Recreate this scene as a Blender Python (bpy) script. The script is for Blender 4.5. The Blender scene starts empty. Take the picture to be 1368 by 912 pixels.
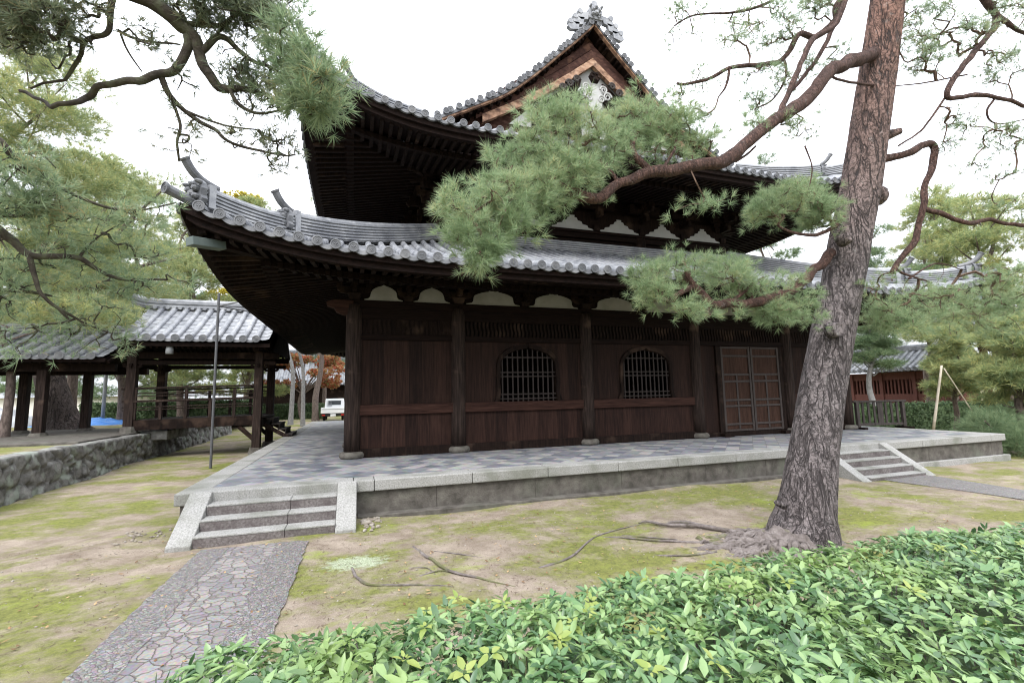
import bpy, math, random
import numpy as np
from mathutils import Vector, Matrix, noise as mnoise
random.seed(7); rng = np.random.default_rng(7)
S = bpy.context.scene
COL = S.collection
R = math.radians

# ------------------------------------------------------------------ camera
YAW, TILT, ROLL, FPX = 0.3213423, 0.1136107, -0.0202537, 625.0
CAM = Vector((0, 0, 2.0))
FW = Vector((math.sin(YAW)*math.cos(TILT), math.cos(YAW)*math.cos(TILT), math.sin(TILT)))
R0 = Vector((math.cos(YAW), -math.sin(YAW), 0)); U0 = R0.cross(FW)
RT = R0*math.cos(ROLL) + U0*math.sin(ROLL); UP = -R0*math.sin(ROLL) + U0*math.cos(ROLL)
cam = bpy.data.cameras.new('camera'); cam.sensor_width = 36; cam.lens = FPX/1368*36
cam.clip_start = .05; cam.clip_end = 2000
co = bpy.data.objects.new('camera', cam); COL.objects.link(co)
co.matrix_world = Matrix(((RT.x, UP.x, -FW.x, CAM.x), (RT.y, UP.y, -FW.y, CAM.y), (RT.z, UP.z, -FW.z, CAM.z), (0, 0, 0, 1)))
S.camera = co

# ------------------------------------------------------------------ light: bright overcast, exposed for the shade
W = bpy.data.worlds.new('World'); S.world = W; W.use_nodes = True
nt = W.node_tree; nt.nodes.clear()
sky = nt.nodes.new('ShaderNodeTexSky'); sky.sky_type = 'NISHITA'; sky.sun_disc = False
sky.sun_elevation = R(48); sky.sun_rotation = R(215); sky.air_density = 1; sky.dust_density = 4
hs = nt.nodes.new('ShaderNodeHueSaturation'); hs.inputs['Saturation'].default_value = .12; hs.inputs['Value'].default_value = .6
mx = nt.nodes.new('ShaderNodeMix'); mx.data_type = 'RGBA'; mx.inputs[0].default_value = .72
mx.inputs[7].default_value = (8.4, 8.75, 9.55, 1)          # the cloud layer
bg = nt.nodes.new('ShaderNodeBackground'); bg.inputs['Strength'].default_value = .12
ow = nt.nodes.new('ShaderNodeOutputWorld')
tcw = nt.nodes.new('ShaderNodeTexCoord'); sxw = nt.nodes.new('ShaderNodeSeparateXYZ'); mrw = nt.nodes.new('ShaderNodeMapRange'); vmw = nt.nodes.new('ShaderNodeVectorMath'); vmw.operation = 'SCALE'
mrw.inputs[3].default_value = .42; mrw.inputs[4].default_value = 1.32; vmw.inputs[0].default_value = (8.4, 8.75, 9.55)
nt.links.new(tcw.outputs['Generated'], sxw.inputs[0]); nt.links.new(sxw.outputs[2], mrw.inputs[0]); nt.links.new(mrw.outputs[0], vmw.inputs['Scale']); nt.links.new(vmw.outputs[0], mx.inputs[7])
nt.links.new(sky.outputs[0], hs.inputs['Color']); nt.links.new(hs.outputs[0], mx.inputs[6])
nt.links.new(mx.outputs[2], bg.inputs[0]); nt.links.new(bg.outputs[0], ow.inputs[0])
sl = bpy.data.lights.new('sun', 'SUN'); sl.energy = .8; sl.angle = R(30); sl.color = (1, .975, .94)
so = bpy.data.objects.new('sun', sl); COL.objects.link(so)
so.rotation_euler = (R(42), 0, R(-35)); so.location = (0, 0, 30)
S.view_settings.view_transform = 'Standard'; S.view_settings.look = 'None'
S.view_settings.gamma = 1; S.view_settings.exposure = 1.82
S.render.engine = 'CYCLES'
S.cycles.use_denoising = True; S.cycles.denoising_input_passes = 'RGB_ALBEDO_NORMAL'; S.cycles.denoising_prefilter = 'ACCURATE'; S.cycles.filter_width = 1.1
S.cycles.max_bounces = 6; S.cycles.diffuse_bounces = 3; S.cycles.glossy_bounces = 2
S.cycles.transmission_bounces = 2; S.cycles.transparent_max_bounces = 6; S.cycles.caustics_reflective = False

# ------------------------------------------------------------------ helpers
def ray(px, py): return FW + RT*((px-684)/FPX) - UP*((py-456)/FPX)
def at(px, py, Y): d = ray(px, py); return CAM + d*(Y/d.y)
def atd(px, py, D): return CAM + ray(px, py)*D          # D metres in front of the lens
def atz(px, py, z): d = ray(px, py); return CAM + d*((z-CAM.z)/d.z)

class MB:
    def __init__(s): s.v = []; s.f = []
    def add(s, vs, fs):
        b = len(s.v); s.v += [tuple(v) for v in vs]; s.f += [tuple(i+b for i in f) for f in fs]
    def box(s, x0, x1, y0, y1, z0, z1):
        s.add([(x0,y0,z0),(x1,y0,z0),(x1,y1,z0),(x0,y1,z0),(x0,y0,z1),(x1,y0,z1),(x1,y1,z1),(x0,y1,z1)],
              [(3,2,1,0),(4,5,6,7),(0,1,5,4),(1,2,6,5),(2,3,7,6),(3,0,4,7)])
    def hexa(s, p):   # 8 points, bottom ring then top ring
        s.add(p, [(3,2,1,0),(4,5,6,7),(0,1,5,4),(1,2,6,5),(2,3,7,6),(3,0,4,7)])
    def beam(s, a, b, w, h, up=Vector((0,0,1))):
        a = Vector(a); b = Vector(b); d = (b-a).normalized(); l = d.cross(up).normalized(); u = l.cross(d)
        p = []
        for q in (-1, 1):
            for e, k in ((a,-1),(a,1),(b,1),(b,-1)): p.append(e + l*(k*w/2) + u*(q*h/2))
        s.hexa(p)
    def sweep(s, pts, rects):
        """rect (half width left, half width right, z0, z1) swept along pts, lateral = horizontal perpendicular"""
        n = len(pts); P = [Vector(p) for p in pts]; vs = []
        for i, p in enumerate(P):
            t = (P[min(i+1, n-1)] - P[max(i-1, 0)]); l = Vector((t.y, -t.x, 0)).normalized()
            a, b, z0, z1 = rects[i] if isinstance(rects, list) else rects
            for (k, z) in ((-a, z0), (b, z0), (b, z1), (-a, z1)): vs.append(p + l*k + Vector((0, 0, z)))
        fs = [(3,2,1,0), tuple(4*(n-1)+k for k in range(4))]
        for i in range(n-1):
            for k in range(4): fs.append((4*i+k, 4*i+(k+1)%4, 4*i+4+(k+1)%4, 4*i+4+k))
        s.add(vs, fs)
    def tube(s, pts, rad, n=8, cap=True, jit=0):
        P = [Vector(p) for p in pts]; m = len(P)
        rad = rad if hasattr(rad, '__len__') else [rad]*m
        t0 = (P[1]-P[0]).normalized(); ref = Vector((0,0,1)) if abs(t0.z) < .9 else Vector((1,0,0))
        u = t0.cross(ref).normalized(); vs = []
        for i, p in enumerate(P):
            t = (P[min(i+1,m-1)]-P[max(i-1,0)]).normalized()
            u = (u - t*u.dot(t)).normalized(); w = t.cross(u)
            for k in range(n):
                a = 2*math.pi*k/n; r = rad[i]*(1+(random.uniform(-jit, jit) if jit else 0))
                vs.append(p + u*(math.cos(a)*r) + w*(math.sin(a)*r))
        fs = [(i*n+k, i*n+(k+1)%n, (i+1)*n+(k+1)%n, (i+1)*n+k) for i in range(m-1) for k in range(n)]
        if cap: fs += [tuple(range(n))[::-1], tuple((m-1)*n+k for k in range(n))]
        s.add(vs, fs)
    def lathe(s, prof, o, n=16, ax=None):
        """prof (r, h) list revolved about axis ax at o"""
        o = Vector(o); ax = Vector(ax or (0,0,1)).normalized(); ref = Vector((0,0,1)) if abs(ax.z) < .9 else Vector((1,0,0))
        u = ax.cross(ref).normalized(); w = ax.cross(u); m = len(prof)
        vs = [o + ax*h + (u*math.cos(2*math.pi*k/n) + w*math.sin(2*math.pi*k/n))*r for r, h in prof for k in range(n)]
        fs = [(i*n+k, i*n+(k+1)%n, (i+1)*n+(k+1)%n, (i+1)*n+k) for i in range(m-1) for k in range(n)]
        fs += [tuple(range(n))[::-1], tuple((m-1)*n+k for k in range(n))]
        s.add(vs, fs)
    def prism(s, out, y0, y1):   # outline in XZ extruded along Y
        n = len(out)
        s.add([(x, y0, z) for x, z in out]+[(x, y1, z) for x, z in out],
              [tuple(range(n)), tuple(range(2*n-1, n-1, -1))]+[(i, n+i, n+(i+1)%n, (i+1)%n) for i in range(n)])
    def grid(s, rows):
        m = len(rows); n = len(rows[0])
        s.add([p for r in rows for p in r], [(i*n+j, i*n+j+1, (i+1)*n+j+1, (i+1)*n+j) for i in range(m-1) for j in range(n-1)])
    def build(s, name, m, parent=None, smooth=False, bevel=0):
        me = bpy.data.meshes.new(name); me.from_pydata(s.v, [], s.f); me.update()
        return link(name, me, m, parent, smooth, bevel)

def link(name, me, m, parent=None, smooth=False, bevel=0):
    if m and not me.materials: me.materials.append(m)
    if smooth: me.polygons.foreach_set('use_smooth', [True]*len(me.polygons))
    o = bpy.data.objects.new(name, me); COL.objects.link(o); adopt(o, parent)
    if bevel:
        b = o.modifiers.new('bevel', 'BEVEL'); b.width = bevel; b.segments = 2; b.limit_method = 'ANGLE'; b.angle_limit = R(40)
    return o
def adopt(o, parent):
    if parent:
        o.parent = parent

        o.matrix_parent_inverse = world_of(parent).inverted()
def world_of(o):
    M_ = o.matrix_basis.copy()
    if o.parent: M_ = world_of(o.parent) @ o.matrix_parent_inverse @ M_
    return M_
def raw(name, V, F, m, parent=None, smooth=False):
    """mesh from numpy arrays: V (n,3), F (m,k)"""
    V = np.asarray(V, np.float32); F = np.asarray(F, np.int32); k = F.shape[1]
    me = bpy.data.meshes.new(name)
    me.vertices.add(len(V)); me.vertices.foreach_set('co', V.ravel())
    me.loops.add(F.size); me.loops.foreach_set('vertex_index', F.ravel())
    me.polygons.add(len(F)); me.polygons.foreach_set('loop_start', np.arange(0, F.size, k, dtype=np.int32))
    me.polygons.foreach_set('loop_total', np.full(len(F), k, np.int32))
    me.update(calc_edges=True)
    return link(name, me, m, parent, smooth)
def tag(o, label, cat, group=None, kind=None):
    if label: o['label'] = label
    if cat: o['category'] = cat
    if group: o['group'] = group
    if kind: o['kind'] = kind
    return o
def thing(name, loc, label, cat, group=None):
    o = bpy.data.objects.new(name, None); COL.objects.link(o); o.location = loc; o.empty_display_size = .2
    return tag(o, label, cat, group)
def struct(o): o['kind'] = 'structure'; return o
def smoothstep(a, b, x): t = min(1, max(0, (x-a)/(b-a))); return t*t*(3-2*t)
def spline(pts, n):
    P = [Vector(p) for p in pts]; out = []
    for i in range(len(P)-1):
        p0 = P[max(i-1, 0)]; p1 = P[i]; p2 = P[i+1]; p3 = P[min(i+2, len(P)-1)]
        for k in range(n):
            t = k/n
            out.append(.5*((2*p1)+(p2-p0)*t+(2*p0-5*p1+4*p2-p3)*t*t+(3*p1-p0-3*p2+p3)*t**3))
    out.append(P[-1]); return out

# ------------------------------------------------------------------ materials
def N(nt, t, **kw):
    n = nt.nodes.new(t)
    for k, v in kw.items(): setattr(n, k, v)
    return n
def mat(name, cols, scale=3, rough=.8, bump=.0, stretch=(1,1,1), detail=6, spec=.3, bscale=None, pos=None, island=0, transl=0, plank=None, patch=None, rough_var=0):
    m = bpy.data.materials.new(name); m.use_nodes = True; nt = m.node_tree; L = nt.links
    b = nt.nodes['Principled BSDF']; out = nt.nodes['Material Output']
    tc = N(nt, 'ShaderNodeTexCoord'); mp = N(nt, 'ShaderNodeMapping'); mp.inputs['Scale'].default_value = stretch
    L.new(tc.outputs['Object'], mp.inputs[0])
    nz = N(nt, 'ShaderNodeTexNoise'); nz.inputs['Scale'].default_value = scale; nz.inputs['Detail'].default_value = detail; nz.inputs['Roughness'].default_value = .6
    L.new(mp.outputs[0], nz.inputs['Vector'])
    fac = nz.outputs['Fac']
    def mth(op, a, bb):
        q = N(nt, 'ShaderNodeMath', operation=op)
        for i, x in enumerate((a, bb)):
            if isinstance(x, (int, float)): q.inputs[i].default_value = x
            else: L.new(x, q.inputs[i])
        return q.outputs[0]
    if island:
        ge = N(nt, 'ShaderNodeNewGeometry')
        fac = mth('ADD', mth('MULTIPLY', fac, 1-island), mth('MULTIPLY', ge.outputs['Random Per Island'], island))
    if plank:      # (axis, width, weight)
        sx = N(nt, 'ShaderNodeSeparateXYZ'); L.new(tc.outputs['Object'], sx.inputs[0])
        fl = mth('FLOOR', mth('DIVIDE', sx.outputs[plank[0]], plank[1]), 0)
        wn = N(nt, 'ShaderNodeTexWhiteNoise', noise_dimensions='1D'); L.new(fl, wn.inputs['W'])
        fac = mth('ADD', mth('MULTIPLY', fac, 1-plank[2]), mth('MULTIPLY', wn.outputs['Value'], plank[2]))
    rp = N(nt, 'ShaderNodeValToRGB'); el = rp.color_ramp.elements
    n = len(cols); pos = pos or [.3+.4*i/(n-1) if n > 1 else .5 for i in range(n)]
    while len(el) < n: el.new(.5)
    for e, c, p in zip(el, cols, pos): e.color = (*c, 1); e.position = p
    L.new(fac, rp.inputs[0]); col = rp.outputs[0]
    if patch:      # (colour, scale, lo, hi, strength)
        n2 = N(nt, 'ShaderNodeTexNoise'); n2.inputs['Scale'].default_value = patch[1]; n2.inputs['Detail'].default_value = 5
        L.new(tc.outputs['Object'], n2.inputs['Vector'])
        mr = N(nt, 'ShaderNodeMapRange'); mr.inputs[1].default_value = patch[2]; mr.inputs[2].default_value = patch[3]; mr.inputs[4].default_value = patch[4]
        L.new(n2.outputs['Fac'], mr.inputs[0])
        mi = N(nt, 'ShaderNodeMix', data_type='RGBA'); L.new(mr.outputs[0], mi.inputs[0]); L.new(col, mi.inputs[6]); mi.inputs[7].default_value = (*patch[0], 1)
        col = mi.outputs[2]
    if plank:      # dark joint
        fr = mth('FRACT', mth('DIVIDE', sx.outputs[plank[0]], plank[1]), 0)
        jn = mth('LESS_THAN', fr, .018)
        mi = N(nt, 'ShaderNodeMix', data_type='RGBA'); L.new(jn, mi.inputs[0]); L.new(col, mi.inputs[6]); mi.inputs[7].default_value = (.006, .004, .003, 1)
        col = mi.outputs[2]
    L.new(col, b.inputs['Base Color'])
    b.inputs['Roughness'].default_value = rough; b.inputs['Specular IOR Level'].default_value = spec
    if bump:
        n3 = N(nt, 'ShaderNodeTexNoise'); n3.inputs['Scale'].default_value = bscale or scale*3; n3.inputs['Detail'].default_value = 8; n3.inputs['Roughness'].default_value = .65
        L.new(mp.outputs[0], n3.inputs['Vector'])
        bp = N(nt, 'ShaderNodeBump'); bp.inputs['Strength'].default_value = bump; bp.inputs['Distance'].default_value = .03
        L.new(n3.outputs['Fac'], bp.inputs['Height']); L.new(bp.outputs[0], b.inputs['Normal'])
    if transl:
        tr = N(nt, 'ShaderNodeBsdfTranslucent'); L.new(col, tr.inputs[0])
        ms = N(nt, 'ShaderNodeMixShader'); ms.inputs[0].default_value = transl
        L.new(b.outputs[0], ms.inputs[1]); L.new(tr.outputs[0], ms.inputs[2]); L.new(ms.outputs[0], out.inputs[0])
    return m

M = {}
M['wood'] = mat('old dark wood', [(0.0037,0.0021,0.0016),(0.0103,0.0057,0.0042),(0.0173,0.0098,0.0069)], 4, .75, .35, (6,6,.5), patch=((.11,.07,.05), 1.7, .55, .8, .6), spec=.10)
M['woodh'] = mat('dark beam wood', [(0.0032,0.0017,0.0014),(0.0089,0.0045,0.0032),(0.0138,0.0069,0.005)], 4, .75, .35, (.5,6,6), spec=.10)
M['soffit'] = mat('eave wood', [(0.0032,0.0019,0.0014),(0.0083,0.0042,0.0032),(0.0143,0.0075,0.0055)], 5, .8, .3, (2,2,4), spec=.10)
M['board'] = mat('wall board', [(0.0086,0.0047,0.0036),(0.0187,0.0097,0.0072),(0.0324,0.0166,0.0119)], 4, .7, .25, (7,7,.45), plank=(0,.31,.22), spec=.10)
M['redboard'] = mat('reddish board', [(0.0089,0.0045,0.0035),(0.0216,0.0104,0.0076),(0.0368,0.018,0.013)], 4, .65, .25, (7,7,.5), plank=(0,.29,.2), spec=.10)
M['redbeam'] = mat('reddish beam', [(0.0158,0.0068,0.005),(0.0331,0.0151,0.0108),(0.054,0.0259,0.0187)], 4, .7, .25, (.5,7,7), spec=.10)
M['column'] = mat('column wood', [(.0095,.0065,.0055),(.026,.0175,.0145),(.05,.034,.027)], 4, .75, .45, (7,7,.5), patch=((.12,.08,.06), 2.2, .60, .76, .65), spec=.10)
M['greywood'] = mat('weathered grey wood', [(0.0215,0.0175,0.0156),(0.0429,0.0351,0.0312),(0.0663,0.0546,0.0488)], 4, .8, .35, (5,5,.8))
M['lattice'] = mat('lattice wood', [(0.02,0.0146,0.0128),(0.0373,0.0276,0.0246)], 5, .75, .2, (5,5,.6))
M['warmwood'] = mat('weathered orange gable wood', [(.10,.052,.03),(.30,.175,.11),(.46,.31,.215)], 3, .75, .3, (1.3,1.3,2.6), patch=((.07,.035,.025), 3.2, .50, .62, .8))
M['redwood'] = mat('rusty verge wood', [(.022,.011,.009),(.055,.027,.021),(.105,.055,.042)], 3, .8, .3, (1.3,1.3,2.6), patch=((.16,.085,.055), 2.6, .57, .7, .6), spec=.10)
M['paleplaster'] = mat('pale upper plaster', [(.34,.34,.33),(.42,.42,.405)], 2, .9, .1)
M['oldplaster'] = mat('grey old plaster', [(.20,.192,.178),(.27,.262,.245),(.32,.31,.295)], 2, .9, .15, patch=((.16,.145,.12), 1.1, .55, .75, .5))  # lower frieze panels, a darker grey than the boundary wall plaster
M['doorwood'] = mat('door panel wood', [(0.0204,0.0106,0.0075),(0.0382,0.0195,0.0132),(0.0578,0.0298,0.0204)], 4, .7, .25, (7,7,.45), spec=.10)
M['doorrail'] = mat('grey brown door rail', [(0.0288,0.0216,0.0184),(0.0498,0.0394,0.0346)], 5, .75, .2, (5,5,.6))
M['pole'] = mat('dull dark metal', [(.06,.062,.066),(.10,.10,.105)], 4, .5, spec=.4)
M['plaster'] = mat('old plaster', [(.62,.59,.53),(.74,.72,.66),(.80,.78,.73)], 2, .9, .15, patch=((.42,.39,.33), 1.1, .55, .75, .5))
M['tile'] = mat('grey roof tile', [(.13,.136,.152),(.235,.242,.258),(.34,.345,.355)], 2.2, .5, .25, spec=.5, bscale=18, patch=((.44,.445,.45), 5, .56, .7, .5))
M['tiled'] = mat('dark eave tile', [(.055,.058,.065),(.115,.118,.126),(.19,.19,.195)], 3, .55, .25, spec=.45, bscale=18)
M['copper'] = mat('verdigris copper', [(0.08,0.105,0.1),(0.125,0.15,0.14)], 3, .6, .1)
M['granite'] = mat('granite kerb', [(.16,.155,.145),(.27,.265,.25),(.36,.355,.335)], 45, .8, .4, bscale=60, pos=[.30,.48,.68], patch=((.13,.135,.105), 1.8, .46, .72, .75))
M['granite2'] = mat('worn granite step', [(.12,.112,.108),(.215,.205,.197),(.30,.29,.28)], 42, .75, .4, bscale=55, pos=[.3,.48,.68], patch=((.12,.105,.10), 2.4, .5, .72, .5))
M['riser'] = mat('dark step stone', [(.075,.062,.06),(.135,.118,.112),(.21,.195,.185)], 30, .8, .4, bscale=55, pos=[.3,.48,.7], patch=((.07,.055,.055), 3.5, .45, .65, .7))  # step bodies, a darker tone than the tread slabs on top
M['basewall'] = mat('platform stone', [(0.0475,0.0428,0.0349),(0.0903,0.0808,0.0698),(0.1331,0.1236,0.1048)], 5, .85, .5, bscale=30, patch=((.105,.115,.085), 1.2, .52, .72, .6))
M['rubble'] = mat('lichened wall stone', [(.055,.052,.047),(.15,.145,.135),(.27,.265,.245)], 4.5, .9, .7, bscale=14, patch=((.26,.29,.245), 2.6, .52, .62, .85))
M['grey'] = mat('galvanised metal', [(0.176,0.184,0.192),(0.24,0.248,0.256)], 4, .45, spec=.5)
M['twig'] = mat('pine twig', [(.07,.045,.032),(.14,.09,.065)], 8, .9, .4)
M['mossbranch'] = mat('dark mossy bark', [(.025,.02,.016),(.06,.05,.038),(.10,.11,.065)], 9, .9, .8, bscale=30)
M['root'] = mat('root bark', [(.085,.07,.06),(.165,.14,.13),(.25,.22,.205)], 9, .9, .9, bscale=34, patch=((.12,.13,.04), 2.5, .52, .62, .7))
M['farbark'] = mat('far bark', [(.06,.045,.038),(.13,.10,.085),(.19,.15,.13)], 6, .9, .7, (3,3,1))
M['palebark'] = mat('pale grey bark', [(.13,.125,.125),(.21,.205,.20),(.28,.27,.265)], 6, .9, .4, (3,3,1))
M['leaf'] = mat('shrub leaf', [(.06,.125,.05),(.13,.24,.09),(.235,.345,.14)], 5, .30, .0, spec=.6, island=.65, transl=.28, patch=((.24,.325,.075), 1.5, .53, .70, .6))
M['newleaf'] = mat('young shrub leaf', [(.23,.30,.07),(.33,.38,.11)], 5, .42, .0, spec=.45, island=.6, transl=.35)
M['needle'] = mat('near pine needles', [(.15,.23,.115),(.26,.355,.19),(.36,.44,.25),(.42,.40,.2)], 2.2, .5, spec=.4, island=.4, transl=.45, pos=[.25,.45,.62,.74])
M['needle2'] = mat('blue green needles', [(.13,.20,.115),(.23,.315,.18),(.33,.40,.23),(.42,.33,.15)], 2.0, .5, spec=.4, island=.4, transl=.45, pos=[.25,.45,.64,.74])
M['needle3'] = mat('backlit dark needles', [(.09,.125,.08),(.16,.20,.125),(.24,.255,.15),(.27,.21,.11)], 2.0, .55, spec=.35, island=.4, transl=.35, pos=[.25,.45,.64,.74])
M['farneedle'] = mat('far pine needles', [(.165,.235,.115),(.28,.345,.16),(.41,.44,.19),(.50,.45,.18)], .9, .6, spec=.3, island=.45, transl=.45, pos=[.28,.45,.60,.74])
M['farneedle2'] = mat('far deep green needles', [(.10,.165,.085),(.17,.24,.125),(.25,.31,.16)], .9, .6, spec=.3, island=.45, transl=.45)
M['hedgeleaf'] = mat('clipped hedge leaf', [(.045,.08,.036),(.085,.135,.06),(.13,.185,.085)], 2, .5, spec=.4, island=.6, transl=.2)
M['maple'] = mat('maple leaf', [(.38,.10,.06),(.46,.18,.09),(.44,.27,.12),(.22,.24,.09)], 1.2, .6, island=.5, transl=.4, pos=[.28,.45,.6,.74])
M['yellowleaf'] = mat('yellow autumn leaf', [(.42,.36,.05),(.60,.52,.09)], 1.2, .6, island=.5, transl=.4)
M['white'] = mat('white paint', [(.72,.73,.74),(.80,.80,.80)], 2, .35, spec=.5)
M['black'] = mat('dark rubber', [(.012,.012,.012),(.025,.025,.025)], 3, .7)
M['glass'] = mat('dark glass', [(.02,.025,.03),(.03,.035,.04)], 2, .1, spec=.6)
M['bluetarp'] = mat('blue tarpaulin', [(.04,.15,.45),(.08,.24,.58)], 3, .4, .5)
M['greytarp'] = mat('grey tarpaulin', [(.25,.26,.28),(.45,.46,.47)], 3, .5, .5)
M['redwall'] = mat('red ochre wood', [(.07,.025,.018),(.115,.042,.032)], 3, .75, .2, (6,6,.6))
M['bamboo'] = mat('dry bamboo', [(.42,.36,.27),(.58,.52,.42)], 3, .6)
M['lampred'] = mat('orange plastic', [(.7,.12,.03),(.75,.15,.04)], 2, .5)
M['lens'] = mat('red lens', [(.4,.02,.015),(.5,.03,.02)], 2, .3)
M['dark'] = mat('dark interior wood', [(.012,.009,.008),(.02,.015,.012)], 2, .9, spec=.10)
M['litter'] = mat('loose stones', [(0.128,0.104,0.08),(0.256,0.224,0.184),(0.36,0.336,0.304)], 6, .9, .5)
M['deadleaf'] = mat('fallen leaf', [(.13,.07,.035),(.26,.15,.07),(.36,.25,.13)], 4, .8, island=.9)

def bark_material(name, low, high, z0, z1, scale, crack=1.0):
    """flaking pine bark: wandering vertical fissures crossed by finer plate edges, warmer colour higher up"""
    m = bpy.data.materials.new(name); m.use_nodes = True; nt = m.node_tree; L = nt.links; b = nt.nodes['Principled BSDF']
    tc = N(nt, 'ShaderNodeTexCoord')
    def noise(sc, st, det=5, ro=.6, dist=0):
        mp = N(nt, 'ShaderNodeMapping'); mp.inputs['Scale'].default_value = st; L.new(tc.outputs['Object'], mp.inputs[0])
        n = N(nt, 'ShaderNodeTexNoise'); n.inputs['Scale'].default_value = sc; n.inputs['Detail'].default_value = det; n.inputs['Roughness'].default_value = ro; n.inputs['Distortion'].default_value = dist
        L.new(mp.outputs[0], n.inputs[0]); return n
    def mth(op, *a):
        q = N(nt, 'ShaderNodeMath', operation=op)
        for i, x in enumerate(a):
            if isinstance(x, (int, float)): q.inputs[i].default_value = x
            else: L.new(x, q.inputs[i])
        return q.outputs[0]
    def mr(f, a, bb, lo=0, hi=1):
        q = N(nt, 'ShaderNodeMapRange'); q.inputs[1].default_value = a; q.inputs[2].default_value = bb; q.inputs[3].default_value = lo; q.inputs[4].default_value = hi; L.new(f, q.inputs[0]); return q.outputs[0]
    def mixc(f, a, bb):
        q = N(nt, 'ShaderNodeMix', data_type='RGBA'); L.new(f, q.inputs[0])
        for i, x in ((6, a), (7, bb)):
            if isinstance(x, tuple): q.inputs[i].default_value = (*x, 1)
            else: L.new(x, q.inputs[i])
        return q.outputs[2]
    f1 = mr(mth('ABSOLUTE', mth('SUBTRACT', noise(scale*.55, (1, 1, .22), 3, .55, .6).outputs['Fac'], .5)), .0, .035)
    f2 = mr(mth('ABSOLUTE', mth('SUBTRACT', noise(scale*1.1, (1, 1, .42), 4, .6, .9).outputs['Fac'], .5)), .0, .035)
    f3 = mr(mth('ABSOLUTE', mth('SUBTRACT', noise(scale*1.5, (.6, .6, 1.2), 3, .6, .6).outputs['Fac'], .5)), .0, .03, .55, 1)
    cr = mth('MULTIPLY', mth('MULTIPLY', f1, mth('ADD', mth('MULTIPLY', f2, .65), .35)), f3)
    big = noise(scale*.35, (1, 1, .5), 6, .65).outputs['Fac']; fine = noise(scale*5, (1, 1, .7), 8, .7).outputs['Fac']; flake = noise(scale*2, (1, 1, .45), 2, .5, .8).outputs['Fac']
    tone = mth('ADD', mth('MULTIPLY', big, .45), mth('ADD', mth('MULTIPLY', fine, .35), mth('MULTIPLY', flake, .2)))
    sx = N(nt, 'ShaderNodeSeparateXYZ'); L.new(tc.outputs['Object'], sx.inputs[0])
    t = mr(tone, .36, .64)
    c = mixc(mr(sx.outputs[2], z0, z1), mixc(t, *low), mixc(t, *high))
    c = mixc(mr(noise(scale*.8, (1, 1, .6), 5, .7).outputs['Fac'], .58, .70, 0, .45), c, (.30, .29, .275))
    k = mth('ADD', mth('MULTIPLY', cr, crack), 1-crack)
    c = mixc(k, tuple(v*.30 for v in low[0]), c)
    L.new(c, b.inputs['Base Color']); b.inputs['Roughness'].default_value = .85; b.inputs['Specular IOR Level'].default_value = .25
    bp = N(nt, 'ShaderNodeBump'); bp.inputs['Strength'].default_value = 1.0; bp.inputs['Distance'].default_value = .04
    L.new(mth('ADD', cr, mth('ADD', mth('MULTIPLY', fine, .5), mth('MULTIPLY', flake, .5))), bp.inputs['Height']); L.new(bp.outputs[0], b.inputs['Normal'])
    return m
M['bark'] = bark_material('red pine bark', ((.13,.108,.106),(.265,.23,.226)), ((.19,.11,.088),(.38,.22,.17)), 3.6, 7.4, 13)
M['limb'] = bark_material('orange limb bark', ((.085,.046,.036),(.20,.105,.08)), ((.095,.06,.052),(.21,.13,.108)), 3.5, 7.5, 24, .6)
M['bigbark'] = bark_material('old pine bark', ((.07,.055,.05),(.16,.125,.112)), ((.08,.055,.047),(.16,.11,.09)), 3.0, 9.0, 8)

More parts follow.
